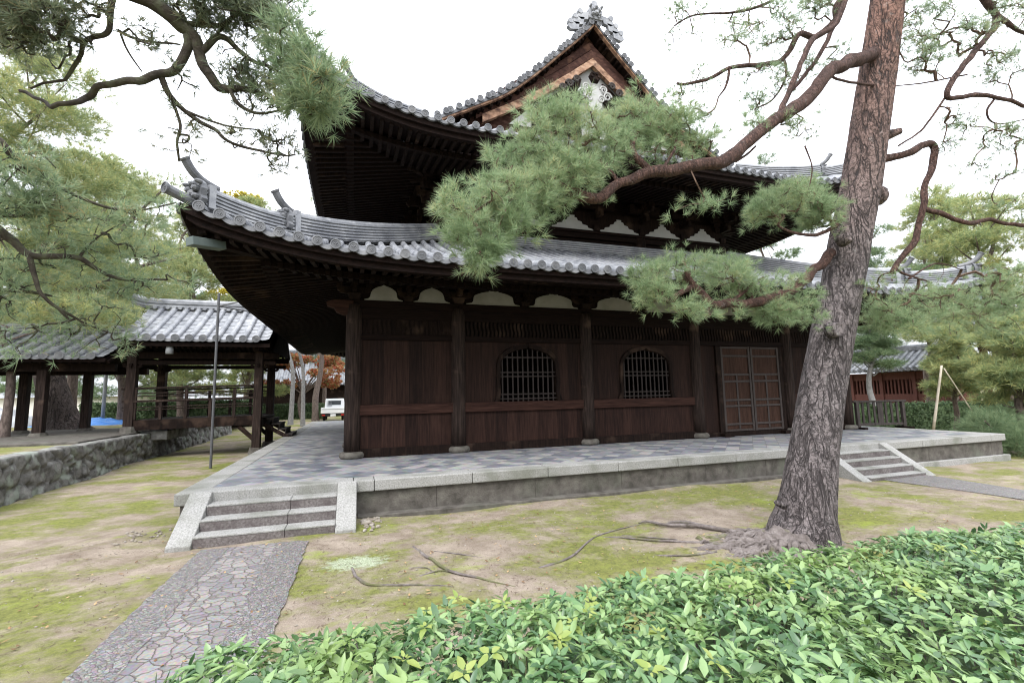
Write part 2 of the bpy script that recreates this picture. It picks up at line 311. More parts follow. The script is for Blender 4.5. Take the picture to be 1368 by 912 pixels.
def ground_material():
    m = bpy.data.materials.new('mossy earth'); m.use_nodes = True; nt = m.node_tree; L = nt.links; b = nt.nodes['Principled BSDF']
    tc = N(nt, 'ShaderNodeTexCoord')
    def noise(s, d=6, r=.6, v=None):
        n = N(nt, 'ShaderNodeTexNoise'); n.inputs['Scale'].default_value = s; n.inputs['Detail'].default_value = d; n.inputs['Roughness'].default_value = r
        L.new(v or tc.outputs['Object'], n.inputs[0]); return n.outputs['Fac']
    def rng_(f, a, bb, lo=0, hi=1):
        q = N(nt, 'ShaderNodeMapRange'); q.inputs[1].default_value = a; q.inputs[2].default_value = bb; q.inputs[3].default_value = lo; q.inputs[4].default_value = hi; L.new(f, q.inputs[0]); return q.outputs[0]
    def mixc(f, a, bb):
        q = N(nt, 'ShaderNodeMix', data_type='RGBA'); L.new(f, q.inputs[0])
        for i, x in ((6, a), (7, bb)):
            if isinstance(x, tuple): q.inputs[i].default_value = (*x, 1)
            else: L.new(x, q.inputs[i])
        return q.outputs[2]
    mp = N(nt, 'ShaderNodeMapping'); mp.inputs['Scale'].default_value = (.8, 1.0, 1); L.new(tc.outputs['Object'], mp.inputs[0])
    earth = mixc(rng_(noise(2.2, 10, .7), .36, .64), (.19,.15,.115), (.33,.275,.22))
    earth = mixc(rng_(noise(55, 6, .7), .48, .72, 0, .55), earth, (.13,.10,.07))
    earth = mixc(rng_(noise(120, 3), .60, .72, 0, .5), earth, (.45,.40,.33))
    moss = mixc(rng_(noise(14, 10, .75), .36, .64), (.105,.11,.037), (.20,.21,.058))
    bright = mixc(rng_(noise(70, 5, .7), .40, .62), (.17,.22,.03), (.30,.355,.06))
    big = noise(.6, 14, .74, mp.outputs[0])
    c = mixc(rng_(big, .45, .56), earth, moss)
    c = mixc(rng_(noise(1.0, 14, .76, mp.outputs[0]), .55, .67, 0, .75), c, bright)
    c = mixc(rng_(noise(75, 6, .75), .56, .68, 0, .6), c, (.10,.08,.05))
    vm = N(nt, 'ShaderNodeVectorMath', operation='SUBTRACT'); L.new(tc.outputs['Object'], vm.inputs[0]); vm.inputs[1].default_value = (.03, 6.33, 0)
    vs = N(nt, 'ShaderNodeVectorMath', operation='MULTIPLY'); L.new(vm.outputs[0], vs.inputs[0]); vs.inputs[1].default_value = (2.4, 3.6, 0)
    ln = N(nt, 'ShaderNodeVectorMath', operation='LENGTH'); L.new(vs.outputs[0], ln.inputs[0])
    ed = N(nt, 'ShaderNodeMath', operation='MULTIPLY_ADD'); L.new(noise(11, 9, .75), ed.inputs[0]); ed.inputs[1].default_value = 1.9; L.new(ln.outputs['Value'], ed.inputs[2])
    c = mixc(rng_(ed.outputs[0], 1.55, 1.95, .9, 0), c, mixc(rng_(noise(60, 6), .4, .62), (.22,.25,.16), (.42,.46,.34)))
    L.new(c, b.inputs['Base Color']); b.inputs['Roughness'].default_value = .95; b.inputs['Specular IOR Level'].default_value = .15
    bp = N(nt, 'ShaderNodeBump'); bp.inputs['Strength'].default_value = .6; bp.inputs['Distance'].default_value = .03
    L.new(noise(45, 10, .75), bp.inputs['Height']); L.new(bp.outputs[0], b.inputs['Normal'])
    return m
M['ground'] = ground_material()

def paving_material():
    m = bpy.data.materials.new('diagonal clay paving'); m.use_nodes = True; nt = m.node_tree; L = nt.links; b = nt.nodes['Principled BSDF']
    tc = N(nt, 'ShaderNodeTexCoord'); mp = N(nt, 'ShaderNodeMapping'); mp.inputs['Rotation'].default_value = (0, 0, R(45)); L.new(tc.outputs['Object'], mp.inputs[0])
    br = N(nt, 'ShaderNodeTexBrick', offset=0, squash=1); br.inputs['Scale'].default_value = 1; br.inputs['Brick Width'].default_value = .3; br.inputs['Row Height'].default_value = .3
    br.inputs['Mortar Size'].default_value = .006; br.inputs['Color1'].default_value = (0, 0, 0, 1); br.inputs['Color2'].default_value = (1, 1, 1, 1); br.inputs['Mortar'].default_value = (.35, .35, .35, 1)
    L.new(mp.outputs[0], br.inputs['Vector'])
    rp = N(nt, 'ShaderNodeValToRGB'); e = rp.color_ramp.elements
    e[0].color = (.10, .107, .128, 1); e[0].position = .0; e[1].color = (.30, .294, .28, 1); e[1].position = .98
    q = e.new(.5); q.color = (.19, .194, .205, 1); L.new(br.outputs['Color'], rp.inputs[0])
    nz = N(nt, 'ShaderNodeTexNoise'); nz.inputs['Scale'].default_value = 9; nz.inputs['Detail'].default_value = 8; L.new(tc.outputs['Object'], nz.inputs[0])
    mi = N(nt, 'ShaderNodeMix', data_type='RGBA'); mi.blend_type = 'OVERLAY'; mi.inputs[0].default_value = .45; L.new(rp.outputs[0], mi.inputs[6]); L.new(nz.outputs['Color'], mi.inputs[7])
    m3 = N(nt, 'ShaderNodeMix', data_type='RGBA'); L.new(br.outputs['Fac'], m3.inputs[0]); L.new(mi.outputs[2], m3.inputs[6]); m3.inputs[7].default_value = (.12, .115, .11, 1)
    L.new(m3.outputs[2], b.inputs['Base Color'])
    mr = N(nt, 'ShaderNodeMapRange'); mr.inputs[3].default_value = .35; mr.inputs[4].default_value = .7; L.new(nz.outputs['Fac'], mr.inputs[0]); L.new(mr.outputs[0], b.inputs['Roughness'])
    bp = N(nt, 'ShaderNodeBump'); bp.inputs['Strength'].default_value = .35; bp.inputs['Distance'].default_value = .01; bp.invert = True
    L.new(br.outputs['Fac'], bp.inputs['Height']); L.new(bp.outputs[0], b.inputs['Normal'])
    return m
M['paving'] = paving_material()

def flag_material(name, cols, scale, joint):
    m = bpy.data.materials.new(name); m.use_nodes = True; nt = m.node_tree; L = nt.links; b = nt.nodes['Principled BSDF']
    tc = N(nt, 'ShaderNodeTexCoord')
    nz = N(nt, 'ShaderNodeTexNoise'); nz.inputs['Scale'].default_value = 5; nz.inputs['Detail'].default_value = 6; L.new(tc.outputs['Object'], nz.inputs[0])
    ad = N(nt, 'ShaderNodeMix', data_type='RGBA'); ad.blend_type = 'LINEAR_LIGHT'; ad.inputs[0].default_value = .09; L.new(tc.outputs['Object'], ad.inputs[6]); L.new(nz.outputs['Color'], ad.inputs[7])
    ve = N(nt, 'ShaderNodeTexVoronoi', feature='DISTANCE_TO_EDGE'); ve.inputs['Scale'].default_value = scale; L.new(ad.outputs[2], ve.inputs['Vector'])
    vc = N(nt, 'ShaderNodeTexVoronoi'); vc.inputs['Scale'].default_value = scale; L.new(ad.outputs[2], vc.inputs['Vector'])
    rp = N(nt, 'ShaderNodeValToRGB'); e = rp.color_ramp.elements; e[0].color = (*cols[0], 1); e[1].color = (*cols[2], 1); q = e.new(.5); q.color = (*cols[1], 1)
    e[0].position = .1; e[2].position = .9
    L.new(vc.outputs['Color'], rp.inputs[0])
    n2 = N(nt, 'ShaderNodeTexNoise'); n2.inputs['Scale'].default_value = 38; n2.inputs['Detail'].default_value = 6; L.new(tc.outputs['Object'], n2.inputs[0])
    ov = N(nt, 'ShaderNodeMix', data_type='RGBA'); ov.blend_type = 'OVERLAY'; ov.inputs[0].default_value = .7; L.new(rp.outputs[0], ov.inputs[6]); L.new(n2.outputs['Color'], ov.inputs[7])
    mr = N(nt, 'ShaderNodeMapRange'); mr.inputs[1].default_value = 0; mr.inputs[2].default_value = .06; L.new(ve.outputs['Distance'], mr.inputs[0])
    mi = N(nt, 'ShaderNodeMix', data_type='RGBA'); L.new(mr.outputs[0], mi.inputs[0]); mi.inputs[6].default_value = (*joint, 1); L.new(ov.outputs[2], mi.inputs[7])
    L.new(mi.outputs[2], b.inputs['Base Color']); b.inputs['Roughness'].default_value = .6
    bp = N(nt, 'ShaderNodeBump'); bp.inputs['Strength'].default_value = .8; bp.inputs['Distance'].default_value = .02; L.new(mr.outputs[0], bp.inputs['Height']); L.new(bp.outputs[0], b.inputs['Normal'])
    return m
M['flag'] = flag_material('flagstone path', ((.14,.13,.135),(.18,.166,.162),(.235,.215,.20)), 8.0, (.15,.128,.108))
M['cobble'] = flag_material('pebble border', ((.125,.115,.112),(.175,.162,.155),(.235,.22,.205)), 34, (.11,.095,.08))

# ------------------------------------------------------------------ ground, paths
PZ = .6; PX0, PX1, PY0, PY1 = -2.62, 17.87, 8.6, 32.2     # platform top and its edges
def gz(x, y):
    z = .03*math.sin(x*.7+y*.4)*.6 + .02*math.sin(x*1.9-y*1.3)
    z += -.15*smoothstep(9, 17, x) + .25*smoothstep(20, 45, y)*smoothstep(8, -3, x)*.6
    z += .05*smoothstep(.5, -.5, abs(y-8.2)-.3)*0
    if x < -2.6: z += .10*smoothstep(12, 20, y)
    return z
def lin(a, b, n): return [a+(b-a)*i/(n-1) for i in range(n)]
def field(xs, ys, fz): return [[(x, y, fz(x, y)) for x in xs] for y in ys]
g = MB()
xs = [-400,-150,-60,-30,-15]+lin(-10, 22, 97)+[25,30,40,60,120,400]
ys = [-60,-20,-5]+lin(-1, 14, 76)+lin(14.5, 60, 60)+[80,130,250,600]
g.grid(field(xs, ys, lambda x, y: gz(x, y)+(.012*mnoise.noise((x*2.2, y*2.2, 0)) if abs(x) < 25 else 0)))
struct(g.build('ground', M['ground'], smooth=True))
TZ = .95
g = MB(); g.grid(field([-300,-100,-50,-30,-20,-14,-12,-10,-9,-8,-7.4,-6.95], [-40,0,6,8,10,12,14,16,18,20,22,25,28,32,40,60,120,400],
       lambda x, y: TZ-.02+.03*mnoise.noise((x*.8, y*.8, 3))-.9*smoothstep(31, 44, y)))
struct(g.build('terrace_ground', M['ground'], smooth=True))
def ribbon(a, b, za, n=24, off=''):
    """sheet following the ground between the two edge lines a and b"""
    rows = []; n = 90
    for i in range(n+1):
        t = i/n; p = Vector(a[0]).lerp(Vector(a[1]), t); q = Vector(b[0]).lerp(Vector(b[1]), t)
        rows.append([(x, y, gz(x, y)+za) for x, y in [(v.x+(.028*mnoise.noise((v.x*2, v.y*9, k)) if (k == 0 and 'L' in off) or (k == 6 and 'R' in off) else 0), v.y+(.05*mnoise.noise((v.x*6, 0, 2)) if i == 0 else 0)) for k, v in ((k, p.lerp(q, k/6)) for k in range(7))]])
    return rows
g = MB(); g.grid(ribbon(((-1.95,7.55,0),(-1.98,.3,0)), ((-1.60,7.5,0),(-1.66,.3,0)), .016, off='LR')); struct(g.build('path_border', M['cobble']))
g = MB(); g.grid(ribbon(((-1.75,7.5,0),(-1.80,.3,0)), ((-.88,7.42,0),(-.95,.3,0)), .012)); struct(g.build('stone_path', M['flag']))
g = MB(); g.grid(ribbon(((-1.0,7.42,0),(-1.06,.3,0)), ((-.60,7.35,0),(-.72,.3,0)), .016, off='LR')); struct(g.build('path_border', M['cobble']))
g = MB(); g.grid(ribbon(((11.25,7.75,0),(11.05,1.5,0)), ((12.7,7.72,0),(12.55,1.5,0)), .010, off='LR')); struct(g.build('side_path', M['cobble']))
# ------------------------------------------------------------------ stone platform and its steps
pl = thing('stone_platform', (8, 8.6, 0), 'low granite-edged stone platform paved with wet diagonal tiles, carrying the dark temple hall', 'platform')
KW = .42
g = MB(); g.grid([[(x, y, PZ-.006) for x in lin(PX0+KW, PX1-KW, 2)] for y in (PY0+KW, PY1-KW)]); g.build('paving', M['paving'], pl)
g = MB()
def slabs(mb, a, b, cuts, fn):
    L_ = [a]+cuts+[b]
    for i in range(len(L_)-1): fn(mb, L_[i]+.004, L_[i+1]-.004, random.uniform(-.004, .004))
slabs(g, PX0, PX1, [-.02,.32,2.05,3.55,5.1,6.55,8.1,9.7,11.1,12.75,14.3,15.9,17.2], lambda m, a, b, j: m.box(a, b, PY0+j, PY0+KW+.002, PZ-.19, PZ+j*.5))
g.build('edge_slab', M['granite'], pl, bevel=.018)
g = MB(); slabs(g, PY0+KW+.004, PY1, [10.3,11.9,13.6,15.1,16.8,18.5,20.1,21.8,23.4,25,26.7,28.3,30], lambda m, a, b, j: m.box(PX0+j, PX0+KW, a, b, PZ-.19, PZ+j*.5)); g.build('edge_slab', M['granite'], pl, bevel=.018)
g = MB(); slabs(g, PY0+KW+.004, PY1, [10.5,12.2,14,15.8,17.6,19.4,21.2,23,24.8,26.6,28.4,30.2], lambda m, a, b, j: m.box(PX1-KW, PX1+j, a, b, PZ-.19, PZ+j*.5)); g.build('edge_slab', M['granite'], pl, bevel=.018)
g = MB(); g.box(PX0+KW+.004, PX1-KW-.004, PY1-KW, PY1, PZ-.19, PZ-.002); g.build('edge_slab', M['granite'], pl, bevel=.018)
g = MB(); slabs(g, PX0+.07, PX1-.07, [1.4,3.3,5.2,7.3,9.0,10.4,12.9,14.6,16.2,17.3], lambda m, a, b, j: m.box(a-.003, b+.003, PY0+.07+j, PY1-.1, -.4, PZ-.191)); g.build('base_wall', M['basewall'], pl, bevel=.01)
g = MB(); g.box(12.75, PX1+.02, PY0-.05, PY0+.068, -.4, .02); g.box(PX1-.068, PX1+.03, PY0+.0685, 14, -.4, .02); g.build('base_course', M['granite'], pl, bevel=.015)
g = MB(); g.box(.05, 10.6, PY0-.16, PY0+.065, -.3, .03+.015); g.build('gutter_kerb', M['basewall'], pl, bevel=.01)

def stairs(x0, x1, zb, n, label, cuts, cw=.30, proj=.95):
    t = thing('stone_staircase', ((x0+x1)/2, 8.2, zb), label, 'staircase', 'stone steps up to the platform')
    rise = (PZ-zb)/(n+.0); run = .30 if n == 4 else .25
    for k in range(1, n):
        z1 = PZ - rise*k; y1 = PY0 - run*k + .0
        g, h = MB(), MB(); yb = PY0-.002 if k == 1 else y1+run
        for a, b in zip([x0+cw]+cuts, cuts+[x1-cw]):
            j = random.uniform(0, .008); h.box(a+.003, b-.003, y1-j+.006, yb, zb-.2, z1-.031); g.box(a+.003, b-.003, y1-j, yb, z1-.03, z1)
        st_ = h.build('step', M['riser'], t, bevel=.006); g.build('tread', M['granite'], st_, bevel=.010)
    for a, b in ((x0, x0+cw), (x1-cw, x1)):
        g = MB(); th = .17
        top = (PY0+.06, PZ+.012); bot = (PY0-proj, zb+.06)
        d = Vector((bot[0]-top[0], bot[1]-top[1])).normalized(); nrm = Vector((d.y, -d.x))
        if nrm.y > 0: nrm = -nrm
        q = [(top[0], top[1]), (bot[0], bot[1]), (bot[0]+.02, zb-.15), (top[0]-.25, zb-.15), (PY0-.005, PZ-.2), (PY0-.005, PZ+.008)]
        prof = [(PY0-.002, PZ+.012), (bot[0], bot[1]), (bot[0], zb-.2), (PY0-.002, zb-.2)]
        m_ = len(prof); g.add([(a, y, z) for y, z in prof]+[(b, y, z) for y, z in prof], [tuple(range(m_)), tuple(range(2*m_-1, m_-1, -1))]+[(i, m_+i, m_+(i+1)%m_, (i+1)%m_) for i in range(m_)])
        g.build('cheek_stone', M['granite'], t, bevel=.015)
    return t
stairs(-2.4, .03, 0.0, 4, 'granite staircase with pale cheek stones facing the flagstone path', [-.95])
stairs(10.55, 12.9, -.12, 5, 'worn stone staircase beside the leaning pine trunk', [], .26, 1.05)

# loose stones beside the left staircase
def pebble(mb, c, r):
    n = 7; vs = []; c = Vector(c)
    for i, (rr, h) in enumerate(((.75, -.3), (1, .1), (.85, .5), (.35, .75))):
        for k in range(n): a = 6.283*k/n; j = random.uniform(.8, 1.2); vs.append(c+Vector((math.cos(a)*rr*r*j, math.sin(a)*rr*r*j*.8, h*r*random.uniform(.85, 1.15))))
    fs = [(i*n+k, i*n+(k+1)%n, (i+1)*n+(k+1)%n, (i+1)*n+k) for i in range(3) for k in range(n)]+[tuple(3*n+k for k in range(n))]
    mb.add(vs, fs)
g = MB()
for k in range(90):
    x = .12+abs(random.gauss(0, .13)); y = 8.35-abs(random.gauss(0, .26)); pebble(g, (x, y, gz(x, y)+.01), random.uniform(.012, .045))
for k in range(45):
    x = random.uniform(-3.25, -2.65); y = random.uniform(8.2, 8.9); pebble(g, (x, y, gz(x, y)+.005), random.uniform(.008, .03))
for k in range(900):
    x = random.uniform(-6, 10); y = random.uniform(4.0, 8.4); pebble(g, (x, y, gz(x, y)+.0), random.uniform(.004, .014))
tag(g.build('gravel', M['litter']), None, None, kind='stuff')
for cnt_, sz_, nm_ in ((420, .028, 'leaf_litter'),):
    g = MB()
    for k in range(cnt_):
        x = random.uniform(-6, 9); y = random.uniform(4.2, 8.3); a = random.uniform(0, 6.28); u = Vector((math.cos(a), math.sin(a), random.uniform(-.2, .3)))*sz_*random.uniform(.6, 1.3); v = Vector((-math.sin(a), math.cos(a), random.uniform(-.2, .2)))*sz_*.45; c = Vector((x, y, gz(x, y)+.016))
        g.add([c-u, c+v, c+u+Vector((0,0,.006)), c-v], [(0,1,2,3)])
    tag(g.build(nm_, M['deadleaf']), None, None, kind='stuff')
nn_ = 9000; P_ = np.column_stack([rng.uniform(-7, 12, nn_), rng.uniform(3.2, 9.5, nn_), np.zeros(nn_)]); P_ = P_[(P_[:, 1] < 8.5) & ~((P_[:, 0] > -2.4) & (P_[:, 0] < 0) & (P_[:, 1] > 7.6))]
P_[:, 2] = [gz(x, y)+.012*mnoise.noise((x*2.2, y*2.2, 0))+.006 for x, y, _ in P_]; A_ = rng.uniform(0, 6.28, len(P_)); dd = np.column_stack([np.cos(A_), np.sin(A_), rng.normal(size=len(A_))*.05])*.05; ss = np.column_stack([-np.sin(A_), np.cos(A_), 0*A_])*.0025
tag(raw('needle_litter', np.stack([P_-ss, P_+ss, P_+dd+ss, P_+dd-ss], 1).reshape(-1, 3), np.arange(len(P_)*4).reshape(-1, 4), M['twig']), None, None, kind='stuff')

# ------------------------------------------------------------------ temple hall
th = thing('temple_hall', (8.0, 11.9, PZ), 'large dark timber temple hall with two tiers of grey tiled roofs and bell-shaped windows', 'temple')
CX = [-.08, 2.48, 6.15, 9.88, 13.55, 16.1]
CY = [11.9, 14.46, 18.2, 22.2, 25.94, 28.5]
XL, XR, YF, YB = CX[0], CX[-1], CY[0], CY[-1]
ZL = 4.38                          # top of the head beam
def column_mesh(r, z0, z1):
    g = MB(); n = 8; g.lathe([(r*1.0, z0), (r, z0+.6), (r, z1-.5), (r*.97, z1-.2), (r*.82, z1)], (0,0,0), 20); return g
cm = column_mesh(.19, PZ+.15, ZL-.12); bs = MB(); bs.lathe([(.24,PZ-.02),(.285,PZ+.03),(.29,PZ+.09),(.265,PZ+.13),(.22,PZ+.153)], (0,0,0), 20)
def mkmesh(mb, name, m, smooth=True):
    me = bpy.data.meshes.new(name); me.from_pydata(mb.v, [], mb.f); me.update(); me.materials.append(m)
    if smooth: me.polygons.foreach_set('use_smooth', [True]*len(me.polygons))
    return me
cme = mkmesh(cm, 'column', M['column']); bme = mkmesh(bs, 'base_stone', M['basewall'])
for i, x in enumerate(CX):
    for j, y in enumerate(CY):
        if not (i in (0, 5) or j in (0, 5)): continue
        o = bpy.data.objects.new('column', cme); COL.objects.link(o); o.location = (x, y, 0); adopt(o, th); o.rotation_euler.z = random.uniform(0, 6)
        q = bpy.data.objects.new('base_stone', bme); COL.objects.link(q); q.parent = o

def face(mbs, fl, fn):  pass
YW = YF - .02                       # outer face of the wall boards
# sills, beams and boards of the front, bay by bay
bays = list(zip(CX[:-1], CX[1:]))
def bell(zf):        # half width of the bell window opening at height fraction zf
    w = .83 - .07*zf - .05*math.sin(min(zf/.35, 1)*math.pi)*.5
    if zf > .68: w *= max(0, 1-((zf-.68)/.325)**2.2)**.55*.97+.03
    return w
WZ0, WZ1 = 1.83, 3.22
def board_wall(mb, x0, x1, z0, z1, cx=None):
    if cx is None: mb.box(x0, x1, YW, YW+.06, z0, z1); return
    n = 26; zs = [z0+(z1-z0)*k/n for k in range(n+1)]
    for s in (-1, 1):
        rows = []
        for z in zs:
            f = (z-WZ0)/(WZ1-WZ0); w = bell(f)+.10 if f < 1 else .0
            if z > WZ1+.06: w = 0
            xi = cx+s*w; xo = x0 if s < 0 else x1
            rows.append([(xo, YW, z), (xi, YW, z)] if s < 0 else [(xi, YW, z), (xo, YW, z)])
        mb.grid(rows)
def bell_window(cx):
    n = 40; inn = []; out = []
    for k in range(n+1):
        f = k/n; f = f if f < .6 else .6+(f-.6)
        inn.append((bell(f), WZ0+(WZ1-WZ0)*f)); out.append((bell(f)+.115*(1+.35*max(0, .15-f)/.15)-.0*f, WZ0+(WZ1-WZ0)*f + (.10*smoothstep(.6, 1, f))))
    inn[-1] = (.0, WZ1+.03); out[-1] = (0, WZ1+.15)
    g = MB()
    for s in (-1, 1):
        rows = []
        for (a, z), (b, zo) in zip(inn, out):
            rows.append([(cx+s*a, YW+.16, z), (cx+s*a, YW-.035, z), (cx+s*(a+.03), YW-.055, z), (cx+s*(b-.02), YW-.055, zo), (cx+s*b, YW-.03, zo), (cx+s*b, YW+.05, zo)])
        g.grid(rows)
    w = g.build('bell_window', M['wood'], th, smooth=False)
    g = MB(); yl = YW+.02
    for k in range(-5, 6):
        x = k*.145; zt = WZ0
        for q in range(60):
            z = WZ0+(WZ1-WZ0)*q/60
            if bell(q/60) > abs(x): zt = z
        g.box(cx+x-.017, cx+x+.017, yl, yl+.03, WZ0-.02, zt+.03)
    for z in (WZ0+.07, WZ0+.19, WZ0+.66, WZ0+.77, WZ0+1.17):
        hw = bell((z-WZ0)/(WZ1-WZ0))+.03; g.box(cx-hw, cx+hw, yl-.012, yl+.018, z-.016, z+.016)
    g.build('lattice', M['lattice'], w)
for b, (x0, x1) in enumerate(bays):
    a, c = x0+.15, x1-.15
    door = b == 3
    # head beam, transom beam
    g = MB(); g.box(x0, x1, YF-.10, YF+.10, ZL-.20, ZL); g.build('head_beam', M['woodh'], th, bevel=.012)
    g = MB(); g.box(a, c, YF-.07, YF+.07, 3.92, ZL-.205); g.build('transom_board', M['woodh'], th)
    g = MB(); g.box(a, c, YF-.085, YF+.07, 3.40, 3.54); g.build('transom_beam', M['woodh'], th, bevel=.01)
    # wavy transom lattice
    g = MB(); zs0, zs1 = 3.542, 3.918
    if b in (0, 4): g.box(a, c, YF-.03, YF, zs0, zs1)
    nsl = int((c-a)/.108)
    for k in range(nsl+1):
        x = a+(c-a)*k/nsl; rows = []
        for side in ((-.03, -.05), (.03, -.05), (.03, -.02), (-.03, -.02), (-.03, -.05)):
            rows.append([(min(c, max(a, x+side[0]+.018*math.sin(q/8*6.283))), YF+side[1]+.0, zs0+(zs1-zs0)*q/8) for q in range(9)])
        g.grid(rows)
    g.build('transom_lattice', M['wood'], th)
    if not door:
        g = MB(); board_wall(g, a, c, 1.83, 3.40, {1: 4.40, 2: 8.11}.get(b)); g.build('wall_board', M['board'], th)
        if b in (1, 2): bell_window({1: 4.40, 2: 8.11}[b])
        g = MB(); g.box(a, c, YF-.10, YF+.07, 1.585, 1.828); g.build('sill_beam', M['redbeam'], th, bevel=.012)
        g = MB(); g.box(a, c, YW, YW+.06, .80, 1.583); g.build('lower_board', M['redboard'], th)
        g = MB(); g.box(a, c, YF-.09, YF+.07, PZ-.005, .798); g.build('base_beam', M['wood'], th, bevel=.012)
    else:
        dx0, dx1 = 10.80, 13.14
        for wa_, wb_ in ((a, 10.62), (13.30, c)): g = MB(); g.box(wa_, wb_, YW, YW+.06, PZ+.13, 3.40); g.build('wall_board', M['board'], th)
        g = MB(); g.box(10.622, 10.795, YF-.09, YF+.05, PZ+.13, 3.40); g.box(13.145, 13.298, YF-.09, YF+.05, PZ+.13, 3.40); g.box(a, c, YF-.075, YF+.07, PZ-.005, PZ+.128); g.build('door_frame', M['wood'], th, bevel=.01)
        for wa_ in (10.6, 12.98): g = MB(); g.box(wa_, wa_+.35, YF-.28, YF-.10, PZ-.005, PZ+.10); g.build('door_pivot_block', M['wood'], th, bevel=.01)
        for l0, l1 in ((dx0, 11.955), (11.985, dx1)):
            g = MB(); z0, z1 = PZ+.135, 3.385; g.box(l0, l1, YF-.06, YF-.02, z0, z1); dr = g.build('door_leaf', M['doorwood'], th)
            g = MB(); y0, y1 = YF-.095, YF-.061
            for xa in (l0, l1-.075): g.box(xa, xa+.075, y0, y1, z0, z1)
            H = z1-z0
            for f in (.985, .885, .665, .585, .365, .295, .085, .015):
                g.box(l0+.077, l1-.077, y0+.004, y1, z0+H*f-.032, z0+H*f+.032)
            mid = (l0+l1)/2
            g.box(mid-.03, mid+.03, y0+.008, y1, z0+H*.03, z0+H*.66)
            for f in (.665, .585, .365, .295, .085):       # cusped ends where the rails meet
                for xx in (l0+.15, mid-.11, mid+.11, l1-.15): g.box(xx-.07, xx+.07, y0+.006, y1, z0+H*f-.05, z0+H*f+.05) if False else None
            g.build('door_rail', M['doorrail'], dr, bevel=.008)
# other three sides: plain boards, closed so that the inside is dark
g = MB()
g.box(XL-.03, XL+.03, YF+.15, YB, PZ-.005, 5.2); g.box(XR-.03, XR+.03, YF+.15, YB, PZ-.005, 5.2); g.box(XL, XR, YB-.03, YB+.03, PZ-.005, 5.2)
g.box(XL+.05, XR-.05, YF+.11, YF+.15, 3.45, 5.3)
g.box(XL+.05, XR-.05, 17.0, 17.05, PZ, 7.0)
g.build('plain_wall', M['dark'], th)
for y0, y1 in zip(CY[:-1], CY[1:]):
    g = MB(); g.box(XL-.10, XL+.05, y0+.15, y1-.15, 1.585, 1.828); g.box(XL-.10, XL+.10, y0, y1, ZL-.2, ZL); g.box(XL-.09, XL+.05, y0+.15, y1-.15, PZ-.005, .8); g.build('side_beam', M['redbeam'], th)
# beam noses at the corner column
def nose(mb, o, d, h=.36, w=.20, ln=.62):
    o = Vector(o); d = Vector(d); l = Vector((d.y, -d.x, 0))
    pr = [(0,0),(ln*.75,0),(ln,-.06),(ln*.97,-.15),(ln*.72,-.2),(ln*.62,-.3),(ln*.35,-h),(0,-h)]
    n = len(pr); mb.add([o+d*a+Vector((0,0,b))-l*w/2 for a, b in pr]+[o+d*a+Vector((0,0,b))+l*w/2 for a, b in pr],
        [tuple(range(n)), tuple(range(2*n-1, n-1, -1))]+[(i, n+i, n+(i+1)%n, (i+1)%n) for i in range(n)])
for o, d in (((XL, YF, ZL-.02), (-1,0,0)), ((XR, YF, ZL-.02), (1,0,0)), ((XL, YF, ZL-.02), (0,-1,0))):
    if d[1]: continue
    g = MB(); nose(g, Vector(o)+Vector(d)*.02, d); g.build('beam_nose', M['redbeam'], th, bevel=.01)
# plaster panels between the bracket arms above the head beam
def cusp(x0, x1, zb, h, foot=.19):
    a, b = x0+foot, x1-foot; n = 10; P = [(x0, zb), (x1, zb), (x1, zb+.02)]
    P += [(b+.05, zb+.045), (b+.01, zb+.09), (b-.01, zb+h*.52), (b-.03, zb+h*.62)]
    m = (a+b)/2
    top = []
    for k in range(1, n):
        t = k/n; x = b-.03+(a-b+.06)*t; z = zb+h*(.62+.31*math.sin(math.pi*t)**.8); top.append((x, z))
    if x1-x0 > 1.2: top[3:6] = [(m+.14, zb+h*.90), (m+.13, zb+h*.97), (m+.03, zb+h*.92), (m+.0, zb+h*1.0), (m-.05, zb+h*.95), (m-.12, zb+h*.97), (m-.14, zb+h*.90)]
    else: top[4] = (m, zb+h)
    return P + top + [(a+.03, zb+h*.62), (a+.01, zb+h*.52), (a-.01, zb+.09), (a-.05, zb+.045), (x0, zb+.02)]
def row_of_panels(cols, y, zb, h, parent, half=.22, name='plaster_panel'):
    for i, (x0, x1) in enumerate(zip(cols[:-1], cols[1:])):
        m = (x0+x1)/2
        for a, b in ((x0+half, m-.13), (m+.13, x1-half)):
            if b-a < .3: continue
            g = MB(); g.prism(cusp(a, b, zb, h, .19 if b-a > 1.2 else .15), y-.03, y); g.build(name, M['oldplaster'], parent)
row_of_panels(CX, YF-.05, ZL+.002, .40, th)
g = MB(); g.box(XL-.05, XR+.05, YF-.048, YF+.06, ZL+.001, 5.25); g.build('frieze_board', M['soffit'], th)
g = MB(); g.box(XL-.2, XR+.2, YF-.32, YF-.16, ZL+.40, ZL+.56); g.box(XL-.3, XR+.3, YF-.09, YF-.0485, ZL+.42, ZL+.62); g.build('eave_purlin', M['woodh'], th)
